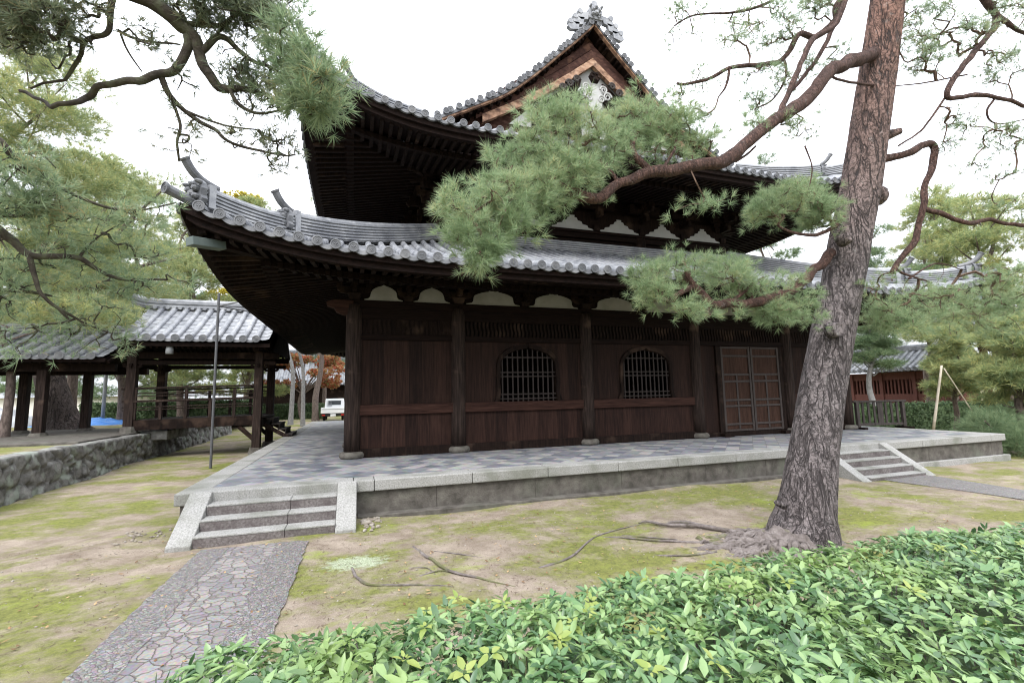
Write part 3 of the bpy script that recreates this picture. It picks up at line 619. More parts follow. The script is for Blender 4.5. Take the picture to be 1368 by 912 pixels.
def bracket(mb, x, y, z, s=1.0, wide=.5):
    """boat-shaped bracket arm with bearing blocks, arms along X and a nose towards -Y"""
    mb.hexa([(x-.12*s,y-.12*s,z),(x+.12*s,y-.12*s,z),(x+.12*s,y+.05,z),(x-.12*s,y+.05,z),(x-.17*s,y-.17*s,z+.14*s),(x+.17*s,y-.17*s,z+.14*s),(x+.17*s,y+.05,z+.14*s),(x-.17*s,y+.05,z+.14*s)])
    w = wide
    pr = [(-w, .27), (-w, .19), (-w*.72, .12), (-w*.4, .10), (w*.4, .10), (w*.72, .12), (w, .19), (w, .27)]
    mb.prism([(x+a*s, z+b*s+.03*s) for a, b in pr], y-.09*s, y+.03)
    for a in (-w*.85, 0, w*.85): mb.box(x+(a-.08)*s, x+(a+.08)*s, y-.13*s, y+.03, z+.30*s, z+.42*s)
    mb.box(x-.05*s, x+.05*s, y-.40*s, y, z+.16*s, z+.29*s); mb.box(x-.08*s, x+.08*s, y-.42*s, y-.26*s, z+.29*s, z+.40*s)
for i, x in enumerate(CX):
    g = MB(); bracket(g, x, YF-.06, ZL+.003, 1, .40); g.build('bracket', M['wood'], th)
    if i < 5:
        g = MB(); bracket(g, (x+CX[i+1])/2, YF-.06, ZL+.003, .8, .32); g.build('bracket', M['wood'], th)

# ---- tiled hip roofs ------------------------------------------------
def pinterp(pts):
    xs_ = [p[0] for p in pts]; ys_ = [p[1] for p in pts]; n = len(pts)
    sl_ = [(ys_[i+1]-ys_[i])/(xs_[i+1]-xs_[i]) for i in range(n-1)]
    mm = [sl_[0]]+[(sl_[i-1]+sl_[i])/2 for i in range(1, n-1)]+[sl_[-1]]
    def f(x):
        x = min(max(x, xs_[0]), xs_[-1]); i = 0
        while i < n-2 and x > xs_[i+1]: i += 1
        h = xs_[i+1]-xs_[i]; t = (x-xs_[i])/h
        return (2*t**3-3*t*t+1)*ys_[i]+(t**3-2*t*t+t)*h*mm[i]+(-2*t**3+3*t*t)*ys_[i+1]+(t**3-t*t)*h*mm[i+1]
    return f
def disc(mb, c, ax, r):
    ax = Vector(ax)
    mb.lathe([(r*.92, -.03), (r, -.012), (r, .012), (r*.80, .014), (r*.76, .002), (r*.54, .002), (r*.52, .008), (r*.42, .008), (r*.40, .001), (r*.2, .001)], c, 16, ax)
    up = Vector((0,0,1)); l = ax.cross(up).normalized(); u = l.cross(ax)
    for k in range(3):
        a = k*2.094+.4; p = Vector(c)+l*(math.cos(a)*r*.2)+u*(math.sin(a)*r*.2); mb.lathe([(r*.16, 0), (r*.15, .012), (r*.06, .014)], p, 6, ax)
def tiled_side(T, half, dmax, prof, liftf, pitch, rad, nd, u_off=0.0, discs=True):
    """one slope of a hip roof. T(u, d, z) -> world. u along the eave, d inward, rows of round tiles; returns (tiles, ends)"""
    tl, en = MB(), MB()
    def zf(u, d): return prof(d)+liftf(u, d)
    def lim(u): return min(dmax(u), 99)
    nrow = int(half*2/pitch)+1; us = [(-nrow/2+k)*pitch+u_off for k in range(nrow+2)]; us = [u for u in us if abs(u) < half-.02]
    # flat tiles: sagging between rows, stepped course by course
    cl = .27
    for u0, u1 in zip([us[0]-pitch]+us, us+[us[-1]+pitch]):
        um = (u0+u1)/2; Lm = lim(um)
        if Lm < .05: continue
        nc = max(1, int(min(Lm, nd)/cl)); rows = []
        for j in range(nc+1):
            for up_, e in ((0, .0), (1, .028)):
                if (j == 0 and up_ == 0) or (j == nc and up_ == 1): continue
                d = min(Lm, nd)*j/nc
                rows.append([T(max(-half, min(half, u)), min(d, lim(max(-half, min(half, u)))), zf(um, d)-s_+e) for u, s_ in ((u0, 0), (u0+pitch*.25, .035), (um, .05), (u1-pitch*.25, .035), (u1, 0))])
        if len(rows) > 1: tl.grid(rows)
    # crescent eave tiles
    if discs:
        for u0, u1 in zip(us[:-1], us[1:]):
            A = []; B_ = []
            for q in range(9):
                t = q/8; u = u0+(u1-u0)*t; s_ = math.sin(math.pi*t)*.055
                A.append((u, zf(u, 0)+.03-s_)); B_.append((u, zf(u, 0)-.045-s_*1.15))
            en.grid([[T(u, -.035, z) for u, z in A], [T(u, -.045, z) for u, z in B_]]); en.grid([[T(u, -.035, z) for u, z in A], [T(u, .3, z+.02) for u, z in A]])
            en.grid([[T(u, -.045, z) for u, z in B_], [T(u, .05, z) for u, z in B_]])
    # rows of round tiles
    for u in us:
        Lu = min(lim(u), nd)
        if Lu < .1: continue
        ns = max(1, int((Lu+.06)/.31)); n = 7
        for j in range(ns):
            d0 = -.06+(Lu+.06)*j/ns; d1 = -.06+(Lu+.06)*(j+1)/ns+.004
            ring = lambda d, r, lift_: [T(u+math.cos(a)*r, d, zf(u, max(0, d))+ .012+lift_+math.sin(a)*r*1.05) for a in [math.pi*(-.12+1.24*k/n) for k in range(n+1)]]
            jz = random.uniform(-.003, .003)
            r0 = ring(d0, rad, jz+.004); r1 = ring(d1, rad*.94, jz); tl.grid([r0, r1])
            if j: tl.add(r0, [tuple(range(len(r0)))])
        if discs:
            c = Vector(T(u, -.062, zf(u, 0)+.016)); ax = (Vector(T(u, -1, 0))-Vector(T(u, 0, 0))).normalized(); disc(en, c, ax, rad*1.26)
    return tl, en
def frames(cx, cy, hx, hy):
    """the four sides: T functions and half lengths"""
    return [(lambda u, d, z: (cx+u, cy-hy+d, z), hx), (lambda u, d, z: (cx-hx+d, cy-u, z), hy), (lambda u, d, z: (cx-u, cy+hy-d, z), hx), (lambda u, d, z: (cx+hx-d, cy+u, z), hy)]
def make_lift(A, p, flat, half, dd):
    return lambda u, d: A*max(0, (abs(u)-(half-flat))/flat)**p*max(0, 1-d/dd)**1.3
def roof(name, cx, cy, hx, hy, prof, A, p, flat, dd, dm, nd, pitch, rad, parent, label_name):
    rf = None
    for k, (T, half) in enumerate(frames(cx, cy, hx, hy)):
        lf = make_lift(A, p, flat, half, dd)
        tl, en = tiled_side(T, half, (lambda u, half=half, k=k: dm(k, u, half)), prof, lf, pitch, rad, nd[k], pitch*.35 if k == 0 else 0)
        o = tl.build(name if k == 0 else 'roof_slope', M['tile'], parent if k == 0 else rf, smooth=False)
        if k == 0: rf = o
        en.build('eave_tile', M['tiled'], rf)
    return rf
def eaves(cx, cy, hx, hy, lift_args, ze, zi, inset, parent, wall_in, two=True, thick=.0):
    """fascia, boards and two tiers of rafters under the eave. ze: fascia underside at the straight part, zi: rise per metre inward"""
    for k, (T, half) in enumerate(frames(cx, cy, hx, hy)):
        A, p, flat, dd = lift_args; lf = make_lift(A, p, flat, half, dd)
        bd, ft, r1, r2 = MB(), MB(), MB(), MB()
        us = [-half+2*half*i/80 for i in range(81)]
        def z(u, d): return ze+lf(u, d)*(1-.08*d)+zi*d
        c = lambda u, d: math.copysign(max(0, min(abs(u), half-d)), u)
        # fascia: two stacked planks
        for (d0, d1, z0, z1) in ((.02, .12, -.02, .12), (.10, .26, -.14, -.02)):
            q = [[T(c(u, d), d, z(u, 0)+zz) for u in us] for d, zz in ((d0, z1), (d0, z0), (d1, z0), (d1, z1))]; ft.grid(q)
        # boards: from the fascia in to the wall
        ds = [.10, inset*.25, inset*.45]; q = [[T(c(u, d), d, z(u, d)-.10) for u in us] for d in ds]; bd.grid(q)
        ds = [inset*.42, inset*.7, inset*1.0, inset+wall_in]; q = [[T(c(u, d), d, z(u, d)-.22) for u in us] for d in ds]; bd.grid(q)
        n = int(half*2/.225); L_ = inset
        for i in range(n+1):
            u = -half+.11+(2*half-.22)*i/n; m = half-abs(u)
            for mb, da, db, w, h, dz in ((r1, .22, inset*.46, .085, .10, -.16), (r2, inset*.38, inset+wall_in, .095, .12, -.29)):
                e = min(db, m)
                if e-da < .05: continue
                p0, p1 = da, e; zz0, zz1 = z(u, p0)+dz, z(u, p1)+dz
                mb.hexa([T(u-w/2, p0, zz0-h/2), T(u+w/2, p0, zz0-h/2), T(u+w/2, p1, zz1-h/2), T(u-w/2, p1, zz1-h/2), T(u-w/2, p0, zz0+h/2), T(u+w/2, p0, zz0+h/2), T(u+w/2, p1, zz1+h/2), T(u-w/2, p1, zz1+h/2)])
        # the beam that carries the flying rafters
        d0, d1 = inset*.40, inset*.47; q = [[T(c(u, d), d, z(u, d)+zz) for u in us] for d, zz in ((d0, -.20), (d0, -.33), (d1, -.33), (d1, -.20))]; r2.grid(q)
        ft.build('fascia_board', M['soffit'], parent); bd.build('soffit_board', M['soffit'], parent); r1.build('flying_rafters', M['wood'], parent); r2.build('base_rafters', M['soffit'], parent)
def noshi(mb, pts, w, h, layers, z0=0.0, cap=.085):
    for j in range(layers):
        a = z0+h*j/layers; b = z0+h*(j+1)/layers; ww = w*(1-.10*j/layers)
        mb.sweep(pts, (ww*.36, ww*.36, a, a+(b-a)*.5)); mb.sweep(pts, (ww*.5, ww*.5, a+(b-a)*.5, b))
    if cap: mb.tube([Vector(p)+Vector((0,0,z0+h+cap*.3)) for p in pts], cap, 8)
def ornament(mb, o, d, s, horn=True, hl=.55):
    """ridge-end demon tile: shield plate, brow, scrolls, and the upturned cylinder on top"""
    o = Vector(o); d = Vector(d).normalized(); l = Vector((d.y, -d.x, 0)).normalized(); U_ = Vector((0,0,1))
    out = [(-.26,0),(.26,0),(.30,.08),(.24,.16),(.27,.30),(.22,.42),(.12,.50),(0,.53),(-.12,.50),(-.22,.42),(-.27,.30),(-.24,.16),(-.30,.08)]
    n = len(out); mb.add([o+l*(a*s)+U_*(b*s)+d*(.0) for a, b in out]+[o+l*(a*s*.9)+U_*(b*s*.95+.01)+d*(.10*s) for a, b in out],
        [tuple(range(n))[::-1], tuple(range(n, 2*n))]+[(i, (i+1)%n, n+(i+1)%n, n+i) for i in range(n)])
    for a, b, r in ((-.11,.30,.07),(.11,.30,.07),(0,.20,.09),(-.13,.14,.06),(.13,.14,.06),(0,.40,.07),(-.2,.42,.05),(.2,.42,.05)):
        mb.lathe([(r*s, 0), (r*s*.95, .07*s), (r*s*.5, .12*s)], o+l*(a*s)+U_*(b*s)+d*(.09*s), 8, d)
    for a in (-.07, .07): mb.tube([o+l*(a*s)+U_*(.10*s)+d*.1*s, o+l*(a*1.5*s)+U_*(.03*s)+d*.17*s], .03*s, 6)
    if horn:
        b0 = o+U_*(.46*s)-d*.35*s
        pts = [b0, b0+d*(.30*s)+U_*.07*s, b0+d*(.30+hl*.5)*s+U_*(.07+hl*.32)*s, b0+d*(.30+hl*.85)*s+U_*(.07+hl*.78)*s]
        mb.tube(spline(pts, 4), .085*s, 10); disc(mb, pts[-1], (pts[-1]-pts[-2]).normalized(), .1*s)

# lower roof
LX, LY = 8.01, 20.2; LHX, LHY = 10.96, 11.15
lprof = pinterp([(0, 4.72), (1.2, 5.13), (2.6, 5.67), (4, 6.27), (5.25, 6.86)])
LD = 5.25
lowroof = roof('lower_roof', LX, LY, LHX, LHY, lprof, .72, 3.4, 5.95, 5.4, lambda k, u, half: min(LD, half-abs(u)), [LD]*4, .316, .077, th, '')
le = thing if False else None
eaves(LX, LY, LHX, LHY, (.72, 3.4, 5.95, 5.4), 4.56, .20, 2.86, lowroof, .25)
def lz(d, t_lift=1): return lprof(d)+.72*max(0, 1-d/5.4)**1.3*(max(0, (5.95-d)/5.95)**3.4)
for sx, sy in ((-1,-1),(1,-1),(-1,1),(1,1)):
    def hp(d): return Vector((LX+sx*(LHX-d), LY+sy*(LHY-d), lz(d)))
    g = MB()
    noshi(g, [hp(d) for d in lin(.22, 1.55, 9)], .30, .34, 5, .03)
    noshi(g, [hp(d) for d in lin(1.5, LD, 12)], .34, .44, 6, .03)
    dv = Vector((sx, sy, 0)).normalized()
    for d, h in ((.30, .44), (1.56, .56)): q = hp(d); l = Vector((dv.y, -dv.x, 0)); g.hexa([q+l*a+dv*b+Vector((0,0,c)) for c in (.02, h) for a, b in ((-.19,.02), (.19,.02), (.19,-.10), (-.19,-.10))])
    hr = g.build('hip_ridge', M['tile'], lowroof)
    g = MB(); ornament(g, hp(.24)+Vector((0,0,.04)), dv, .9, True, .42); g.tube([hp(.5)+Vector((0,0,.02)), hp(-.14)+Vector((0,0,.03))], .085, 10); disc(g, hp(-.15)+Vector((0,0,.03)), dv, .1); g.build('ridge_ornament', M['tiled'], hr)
    g = MB(); ornament(g, hp(1.47)+Vector((0,0,.12)), dv, .9, True, .42); g.build('ridge_ornament', M['tiled'], hr)
    # hip rafter with its copper sheathed end
    g = MB(); a = Vector((LX+sx*(LHX-.45), LY+sy*(LHY-.45), 4.93)); b = Vector((LX+sx*(LHX-2.9), LY+sy*(LHY-2.9), 5.02)); g.beam(a, b, .2, .3); hb = g.build('hip_rafter', M['soffit'], lowroof)
    g = MB(); g.beam(a+dv*.42+Vector((0,0,-.17)), a-dv*.16+Vector((0,0,-.10)), .22, .15); g.build('copper_cap', M['copper'], hb, bevel=.01)
g = MB(); yt = LY-LHY+LD; xl, xr = LX-LHX+LD, LX+LHX-LD
for pts in ([(xl-.1, yt-.05, 6.86), (xr+.1, yt-.05, 6.86)], [(xl-.05, yt, 6.86), (xl-.05, LY+LHY-LD, 6.86)], [(xr+.05, yt, 6.86), (xr+.05, LY+LHY-LD, 6.86)]): noshi(g, pts, .34, .30, 4, .0, .07)
g.build('wall_ridge', M['tile'], lowroof)

# upper storey wall
UX0, UX1, UY0, UY1 = 2.45, 13.57, 14.5, 25.9
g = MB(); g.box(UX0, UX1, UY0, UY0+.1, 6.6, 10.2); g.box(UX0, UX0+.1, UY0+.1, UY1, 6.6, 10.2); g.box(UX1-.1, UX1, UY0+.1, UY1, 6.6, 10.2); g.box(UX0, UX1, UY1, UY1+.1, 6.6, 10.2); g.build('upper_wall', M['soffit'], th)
UC = [2.48, 4.35, 6.15, 8.01, 9.88, 11.7, 13.55]
for x in (2.48, 6.15, 9.88, 13.55):
    g = MB(); g.lathe([(.22, 6.7), (.22, 7.55), (.19, 7.72)], (x, UY0-.02, 0), 14); g.build('upper_column', M['wood'], th, smooth=True)
g = MB(); g.box(UX0-.25, UX1+.25, UY0-.14, UY0-.002, 7.45, 7.62); g.box(UX0-.3, UX1+.3, UY0-.22, UY0-.002, 7.622, 7.72); g.build('upper_beam', M['woodh'], th)
for x0, x1 in zip(UC[:-1], UC[1:]):
    m = (x0+x1)/2; h = (x1-x0)/2-.12; q = [(m-h, 7.724), (m+h, 7.724)]
    st = [(h-.02, .05), (h-.20, .09), (h-.24, .17), (h-.42, .20), (h-.46, .29), (h-.60, .32), (h-.64, .41), (h-.74, .44), (.10, .50)]
    q += [(m+a, 7.724+b) for a, b in st]+[(m-a, 7.724+b) for a, b in st[::-1]]
    g = MB(); g.prism(q, UY0-.20, UY0-.17); g.build('plaster_panel', M['paleplaster'], th)
g = MB(); g.box(UX0, UX1, UY0-.168, UY0-.003, 7.721, 8.4); g.build('frieze_board', M['wood'], th)
row_of_panels([UC[0], UC[2], UC[4], UC[6]], UY0-.015, 7.20, .0, th) if False else None
def tokyo(mb, x, y, z, dx, dy):
    """three-step bracket complex stepping outwards along (dx, dy)"""
    D = Vector((dx, dy, 0)); l = Vector((-dy, dx, 0))
    def bx(c, a, b, h):  # half along l, half along D
        c = Vector(c); p = []
        for q in (0, h):
            for e, k in ((-1,-1),(1,-1),(1,1),(-1,1)): p.append(c+l*(a*e)+D*(b*k)+Vector((0,0,q)))
        mb.hexa(p)
    o = Vector((x, y, z)); bx(o, .12, .22, .2)
    for s in range(3):
        c = o+D*(.34*s); zz = .42+.30*s
        w = .62
        bx(c+Vector((0,0,zz)), w, .07, .16)
        for k in (-.85, 0, .85): bx(c+l*(k*w)+Vector((0,0,zz+.16)), .11, .11, .13)
        bx(c+D*.17+Vector((0,0,zz)), .07, .42, .16)
        bx(c+D*.40+Vector((0,0,zz+.16)), .11, .11, .13)
    # tail rafters
    for s in (1, 2):
        a = o+D*(.30+.62*s)+Vector((0,0,.45+.28*s)); b = o+Vector((0,0,.95+.33*s)); mb.beam(a, b, .12, .17)
for x in UC: g = MB(); tokyo(g, x, UY0-.05, 7.725, 0, -1); g.build('bracket_cluster', M['wood'], th)
for y in (15.5, 17.3, 19.2, 21.1, 23.0, 24.9): g = MB(); tokyo(g, UX0, y, 7.725, -1, 0); g.build('bracket_cluster', M['wood'], th)
g = MB(); tokyo(g, UX0, UY0, 7.725, -.7071, -.7071); g.build('bracket_cluster', M['wood'], th)
g = MB(); tokyo(g, UX1, UY0, 7.725, .7071, -.7071); g.build('bracket_cluster', M['wood'], th)

# upper roof
UX, UY = 8.0, 20.2; UHX, UHY = 9.42, 9.4
uprof = pinterp([(0, 8.72), (2, 9.75), (4.07, 10.92), (5.16, 11.54), (6.04, 12.08), (6.97, 12.90), (7.95, 13.88), (8.72, 14.66), (9.42, 15.42)])
UD = 3.0
def udm(k, u, half):
    if k in (0, 2): return min(UD, half-abs(u))
    return half-abs(u) if half-abs(u) < UD else 9.42
uproof = roof('upper_roof', UX, UY, UHX, UHY, uprof, 1.15, 2.9, 5.0, 5.5, udm, [UD, 9.42, UD, 9.42], .316, .077, th, '')
eaves(UX, UY, UHX, UHY, (1.15, 2.9, 5.0, 5.5), 8.52, .20, 2.65, uproof, 1.1)
for sx, sy in ((-1,-1),(1,-1),(-1,1),(1,1)):
    def hp(d): return Vector((UX+sx*(UHX-d), UY+sy*(UHY-d), uprof(d)+1.15*max(0, 1-d/5.5)**1.3*max(0, (5-d)/5)**2.9))
    dv = Vector((sx, sy, 0)).normalized(); g = MB()
    noshi(g, [hp(d) for d in lin(.22, 1.3, 7)], .30, .32, 5, .03); noshi(g, [hp(d) for d in lin(1.25, UD+.2, 9)], .34, .44, 6, .03); hr = g.build('hip_ridge', M['tile'], uproof)
    g = MB(); ornament(g, hp(.24)+Vector((0,0,.02)), dv, .8); ornament(g, hp(1.22)+Vector((0,0,.08)), dv, .8); g.build('ridge_ornament', M['tiled'], hr)
    g = MB(); a = Vector((UX+sx*(UHX-.55), UY+sy*(UHY-.55), 9.05)); b = Vector((UX+sx*(UHX-3.5), UY+sy*(UHY-3.5), 9.1)); g.beam(a, b, .22, .34); hb = g.build('hip_rafter', M['soffit'], uproof)
    g = MB(); g.beam(a+dv*.28, a-dv*.16, .22, .15); g.build('copper_cap', M['copper'], hb)
# gable end: verge tiles, boards, plaster, pendant
GY = 13.75
def verge(mbt, mbw, mbs, gy, sgn):
    xs_ = lin(3.4, 9.40, 44)
    for s in (-1, 1):
        P = [(UX+s*(9.42-d), uprof(d)) for d in xs_]
        acc = 0
        for (x, z), (x2, z2) in zip(P[:-1], P[1:]):      # short round tiles with discs facing out
            acc += math.hypot(x2-x, z2-z)
            if acc > .265:
                acc -= .265; c = Vector((x2, gy-.05*sgn, z2+.07)); mbt.tube([c, c+Vector((0, .42*sgn, 0))], .088, 10); disc(mbt, c, (0, -sgn, 0), .105)
        mbt.grid([[(x, gy, z+.015) for x, z in P], [(x, gy+.5*sgn, z+.02) for x, z in P]])
        def strip(mb, off0, off1, y0, y1):
            A = [(x, z-off0) for x, z in P]; B_ = [(x, z-off1) for x, z in P]
            mb.grid([[(x, y1, z) for x, z in A], [(x, y0, z) for x, z in A], [(x, y0, z) for x, z in B_], [(x, y1, z) for x, z in B_]])
        strip(mbt, -.02, .08, gy, gy+.3*sgn)
        strip(mbw, .08, .15, gy+.03*sgn, gy+.16*sgn)
        mbs.grid([[(x, gy+.10*sgn, z-.12) for x, z in P], [(x, gy+.75*sgn, z-.12) for x, z in P]])
        acc = 0
        for (x, z), (x2, z2) in zip(P[:-1], P[1:]):
            acc += math.hypot(x2-x, z2-z)
            if acc > .28: acc -= .28; mbs.box(x-.05, x+.05, gy+.16*sgn, gy+.75*sgn, z-.23, z-.125)
for gy, sg in ((GY, 1), (UY*2-GY, -1)):
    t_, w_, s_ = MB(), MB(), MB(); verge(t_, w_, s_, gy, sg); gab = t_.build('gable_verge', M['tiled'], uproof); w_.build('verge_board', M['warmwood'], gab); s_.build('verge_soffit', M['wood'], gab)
GW = GY+.62
for gy in (GW, UY*2-GW): g = MB(); g.add([(UX-6.0, gy, 10.4), (UX+6.0, gy, 10.4), (UX, gy, 15.3)], [(0,1,2)]); g.build('gable_board', M['redwood'], uproof)
def gbeam(name, m, p_top, q_top, p_bot, Y, th, ext=3.4):
    """raking timber pair: slope read along its top edge, mirrored about the ridge"""
    a, b_, c = at(*p_top, Y), at(*q_top, Y), at(*p_bot, Y); sl = (a.z-b_.z)/max(.1, UX-b_.x); h = a.z-c.z
    for s_ in (-1, 1):
        g = MB(); A = []
        for k in range(15):
            t = k/14*ext; A.append((UX+s_*(t+.001), a.z-sl*t-.16*math.sin(math.pi*k/14)))
        g.grid([[(x, Y+th, z) for x, z in A], [(x, Y, z) for x, z in A], [(x, Y, z-h) for x, z in A], [(x, Y+th, z-h) for x, z in A]]); g.build(name, m, uproof)
gbeam('gable_purlin', M['redwood'], (789, 57), (720, 92), (789, 67), GY+.42, .15, 4.6)
gbeam('gable_purlin', M['redwood'], (789, 67), (720, 103), (789, 77.5), GY+.36, .15, 4.4)
gbeam('bargeboard', M['warmwood'], (789, 77), (720, 114), (790, 87), GY+.27, .16, 4.2)
wa = at(790, 86, GY+.5).z
g = MB(); g.add([(UX-3.2, GY+.50, wa-2.9), (UX+3.2, GY+.50, wa-2.9), (UX, GY+.50, wa)], [(0,1,2)]); g.build('gable_plaster', M['paleplaster'], uproof)
zb = at(791, 103, GY+.2).z; yp = GY+.24
for s_ in (-1, 1):
    g = MB(); q = [(UX+s_*.42, zb-.02), (UX+s_*.62, zb-.10), (UX+s_*.9, zb-.34), (UX+s_*2.4, zb-1.45), (UX+s_*2.4, zb-2.2), (UX+s_*.5, zb-2.2), (UX+s_*.55, zb-.9), (UX+s_*.35, zb-.6), (UX+s_*.52, zb-.35)]
    g.prism(q, GY+.40, GY+.46); g.build('gable_shadow_board', M['wood'], uproof)
g = MB(); g.lathe([(.24, 0), (.24, .05), (.19, .09)], (UX, yp, zb), 6, (0,-1,0))
for k in range(6): a_ = k*1.047; g.lathe([(.065, 0), (.045, .05)], (UX+.13*math.cos(a_), yp-.085, zb+.13*math.sin(a_)), 8, (0,-1,0))
g.build('hexagonal_boss', M['wood'], uproof)
g = MB()
def scroll(mb, x, z, r, s, turns=1.6, w=.05):
    P = [Vector((x+s*math.cos(a)*r*(1-a/(turns*6.283)*.8), yp-.03, z+math.sin(a)*r*(1-a/(turns*6.283)*.8))) for a in lin(0, turns*6.283, 26)]
    mb.tube(P, [w*(1-.5*i/26) for i in range(26)], 6)
for s_ in (-1, 1):
    scroll(g, UX+s_*.36, zb-.42, .15, -s_, w=.038); scroll(g, UX+s_*.50, zb-.66, .17, s_, w=.038); scroll(g, UX+s_*.25, zb-.80, .16, s_, w=.038)
g.prism([(UX-.26,zb-1.1),(UX,zb-1.35),(UX+.26,zb-1.1),(UX+.30,zb-.65),(UX+.14,zb-.32),(UX,zb-.26),(UX-.14,zb-.32),(UX-.30,zb-.65)], yp-.02, yp+.05)
g.build('carved_pendant', M['paleplaster'], uproof)
g = MB()
for s_ in (-1, 1): scroll(g, UX+s_*.72, zb-.20, .13, -s_); scroll(g, UX+s_*1.0, zb-.42, .14, s_); scroll(g, UX+s_*1.28, zb-.62, .13, -s_)
g.build('carved_pendant', M['greywood'], uproof)
# main ridge
g = MB(); noshi(g, [(UX, GY+.05, 15.42), (UX, UY, 15.36), (UX, UY*2-GY-.05, 15.42)], .52, .45, 6, .0, .11); mr = g.build('main_ridge', M['tile'], uproof)
for y, d in ((GY+.02, (0,-1,0)), (UY*2-GY-.02, (0,1,0))):
    g = MB(); ornament(g, (UX, y, 15.42), d, 1.1, False)
    for s_ in (-1, 1):
        for k in range(3):     # stepped side fins with curled tips
            x0, z0 = UX+s_*(.26+.20*k), 15.50-.24*k
            q = [(x0, z0+.12), (x0+s_*.22, z0+.10), (x0+s_*.36, z0+.20), (x0+s_*.44, z0+.12), (x0+s_*.42, z0), (x0+s_*.48, z0-.12), (x0+s_*.34, z0-.22), (x0+s_*.06, z0-.16)]
            g.prism(q, y-.10, y+.04); g.tube([Vector((x0+s_*.36, y-.12, z0+.10)), Vector((x0+s_*.36, y+.05, z0+.10))], .10, 10)
    g.box(UX-.10, UX+.10, y-.08, y+.2, 16.0, 16.16); g.build('ridge_ornament', M['tile'], mr)

# ------------------------------------------------------------------ rubble retaining wall on the left
def rubble_wall(name, label, x, y0, y1, z0f, z1, thick, parent=None, seed=3):
    r = np.random.default_rng(seed); cells = []
    y = y0
    Ys = np.arange(y0, y1, .045); Zs = np.linspace(-.25, z1, 26)
    C_ = np.column_stack([r.uniform(y0-.3, y1+.3, int((y1-y0)*7.5)), r.uniform(-.3, z1-.12, int((y1-y0)*7.5))]); H = r.uniform(0, .085, len(C_))
    cap = np.column_stack([np.cumsum(r.uniform(.35, .75, int((y1-y0)/.55)+6))+y0-.5, np.full(int((y1-y0)/.55)+6, z1-.05)])
    C_ = np.vstack([C_, cap]); H = np.concatenate([H, np.full(len(cap), .07)])
    rows = []
    for zi_, z in enumerate(Zs):
        dy = (Ys[:, None]-C_[None, :, 0])*.85; dz = z-C_[None, :, 1]; d = np.sqrt(dy*dy+dz*dz*1.25); o = np.argsort(d, 1)[:, :2]
        f1 = d[np.arange(len(Ys)), o[:, 0]]; f2 = d[np.arange(len(Ys)), o[:, 1]]; e = np.clip((f2-f1)/.07, 0, 1)
        bump = .085*np.sqrt(e)*(1-.25*(f1/.35)**2)+H[o[:, 0]]
        rows.append([(x-.14*(z/z1)+b-.12+.028*mnoise.noise((yy*4, z*4, 1))+.02*mnoise.noise((yy*11, z*11, 4)), yy, z) for yy, b in zip(Ys, bump)])
    top = [(p[0]-.05, p[1], z1+.02+.05*mnoise.noise((p[1]*1.4, 0, 5))) for p in rows[-1]]; rows.append(top)
    rows.append([(x-.42+.06*mnoise.noise((p[1]*3, 2, 1)), p[1], p[2]+.01) for p in top]); rows.append([(x-.44, p[1], z1-.25) for p in top])
    g = MB(); g.grid(rows); o = g.build(name, M['rubble'], None, smooth=True); return tag(o, label, 'wall')
rubble_wall('retaining_wall', 'low lichened rubble stone retaining wall along the left edge of the sunken court', -6.58, 4.5, 30.5, 0, .93, .4)

# walkway under the corridor
g = MB(); g.box(-26, -6.98, 15.6, 23.2, .7, 1.0); struct(g.build('stone_walkway', M['basewall'], bevel=.02))

# ------------------------------------------------------------------ covered corridors
def gable_roof(T, half, dm_, prof, pitch, rad, parent, name='roof'):
    o = None
    for s in (0, 1):
        tl, en = tiled_side(T[s], half, lambda u: dm_, prof, lambda u, d: 0, pitch, rad, dm_, 0)
        q = tl.build(name if s == 0 else 'roof_slope', M['tile'], parent if s == 0 else o)
        if s == 0: o = q
        en.build('eave_tile', M['tiled'], o)
    return o
def tag_post(x, y, z0, z1, w, parent, foot=.2):
    g = MB(); g.box(x-w/2, x+w/2, y-w/2, y+w/2, z0+foot-.01, z1); p = g.build('post', M['column'], parent, bevel=.012)
    g = MB(); g.lathe([(w*.95, z0-.12), (w*1.0, z0), (w*.8, z0+foot)], (x, y, 0), 10); g.build('base_stone', M['basewall'], p)
cr = thing('covered_corridor', (-5.3, 20.5, .1), 'raised timber corridor with railings and a bright tiled roof, bridging across to the temple platform', 'corridor')
cprof = pinterp([(0, 4.10), (.8, 4.54), (1.6, 5.02), (2.35, 5.48)])
X0, X1 = -7.35, -2.95; cxm, chf = (X0+X1)/2, (X1-X0)/2
r = gable_roof([lambda u, d, z: (cxm+u, 18.2+d, z), lambda u, d, z: (cxm-u, 22.9-d, z)], chf, 2.35, cprof, .40, .10, cr)
g = MB(); noshi(g, [(X0-.55, 20.55, 5.62), (X0-.2, 20.55, 5.50), (X0+.3, 20.55, 5.46), (X1+.2, 20.55, 5.44)], .34, .26, 2, 0, .11)
for k in range(22):
    x = X0+.2+k*.2; g.lathe([(.07, -.0), (.06, .02)], (x, 20.55-.17, 5.50), 10, (0,-1,0))
g.build('roof_ridge', M['tile'], r)
g = MB()
for s, (ya, yb) in enumerate(((18.28, 20.5), (22.8, 20.6))):
    g.grid([[(x, ya, 3.90), (x, (ya*2+yb)/3, 4.22), (x, yb, 5.28)] for x in lin(X0+.1, X1-.05, 3)])
    for k in range(24):
        x = X0+.15+(X1-X0-.3)*k/23; yk = ya+(yb-ya)*.55; g.beam((x, ya+(.06 if s == 0 else -.06), 3.82), (x, yk, 4.50), .07, .09)
    g.box(X0+.02, X1+.02, ya-.03, ya+.03, 3.84, 3.96)
g.build('eave_boards', M['soffit'], r)
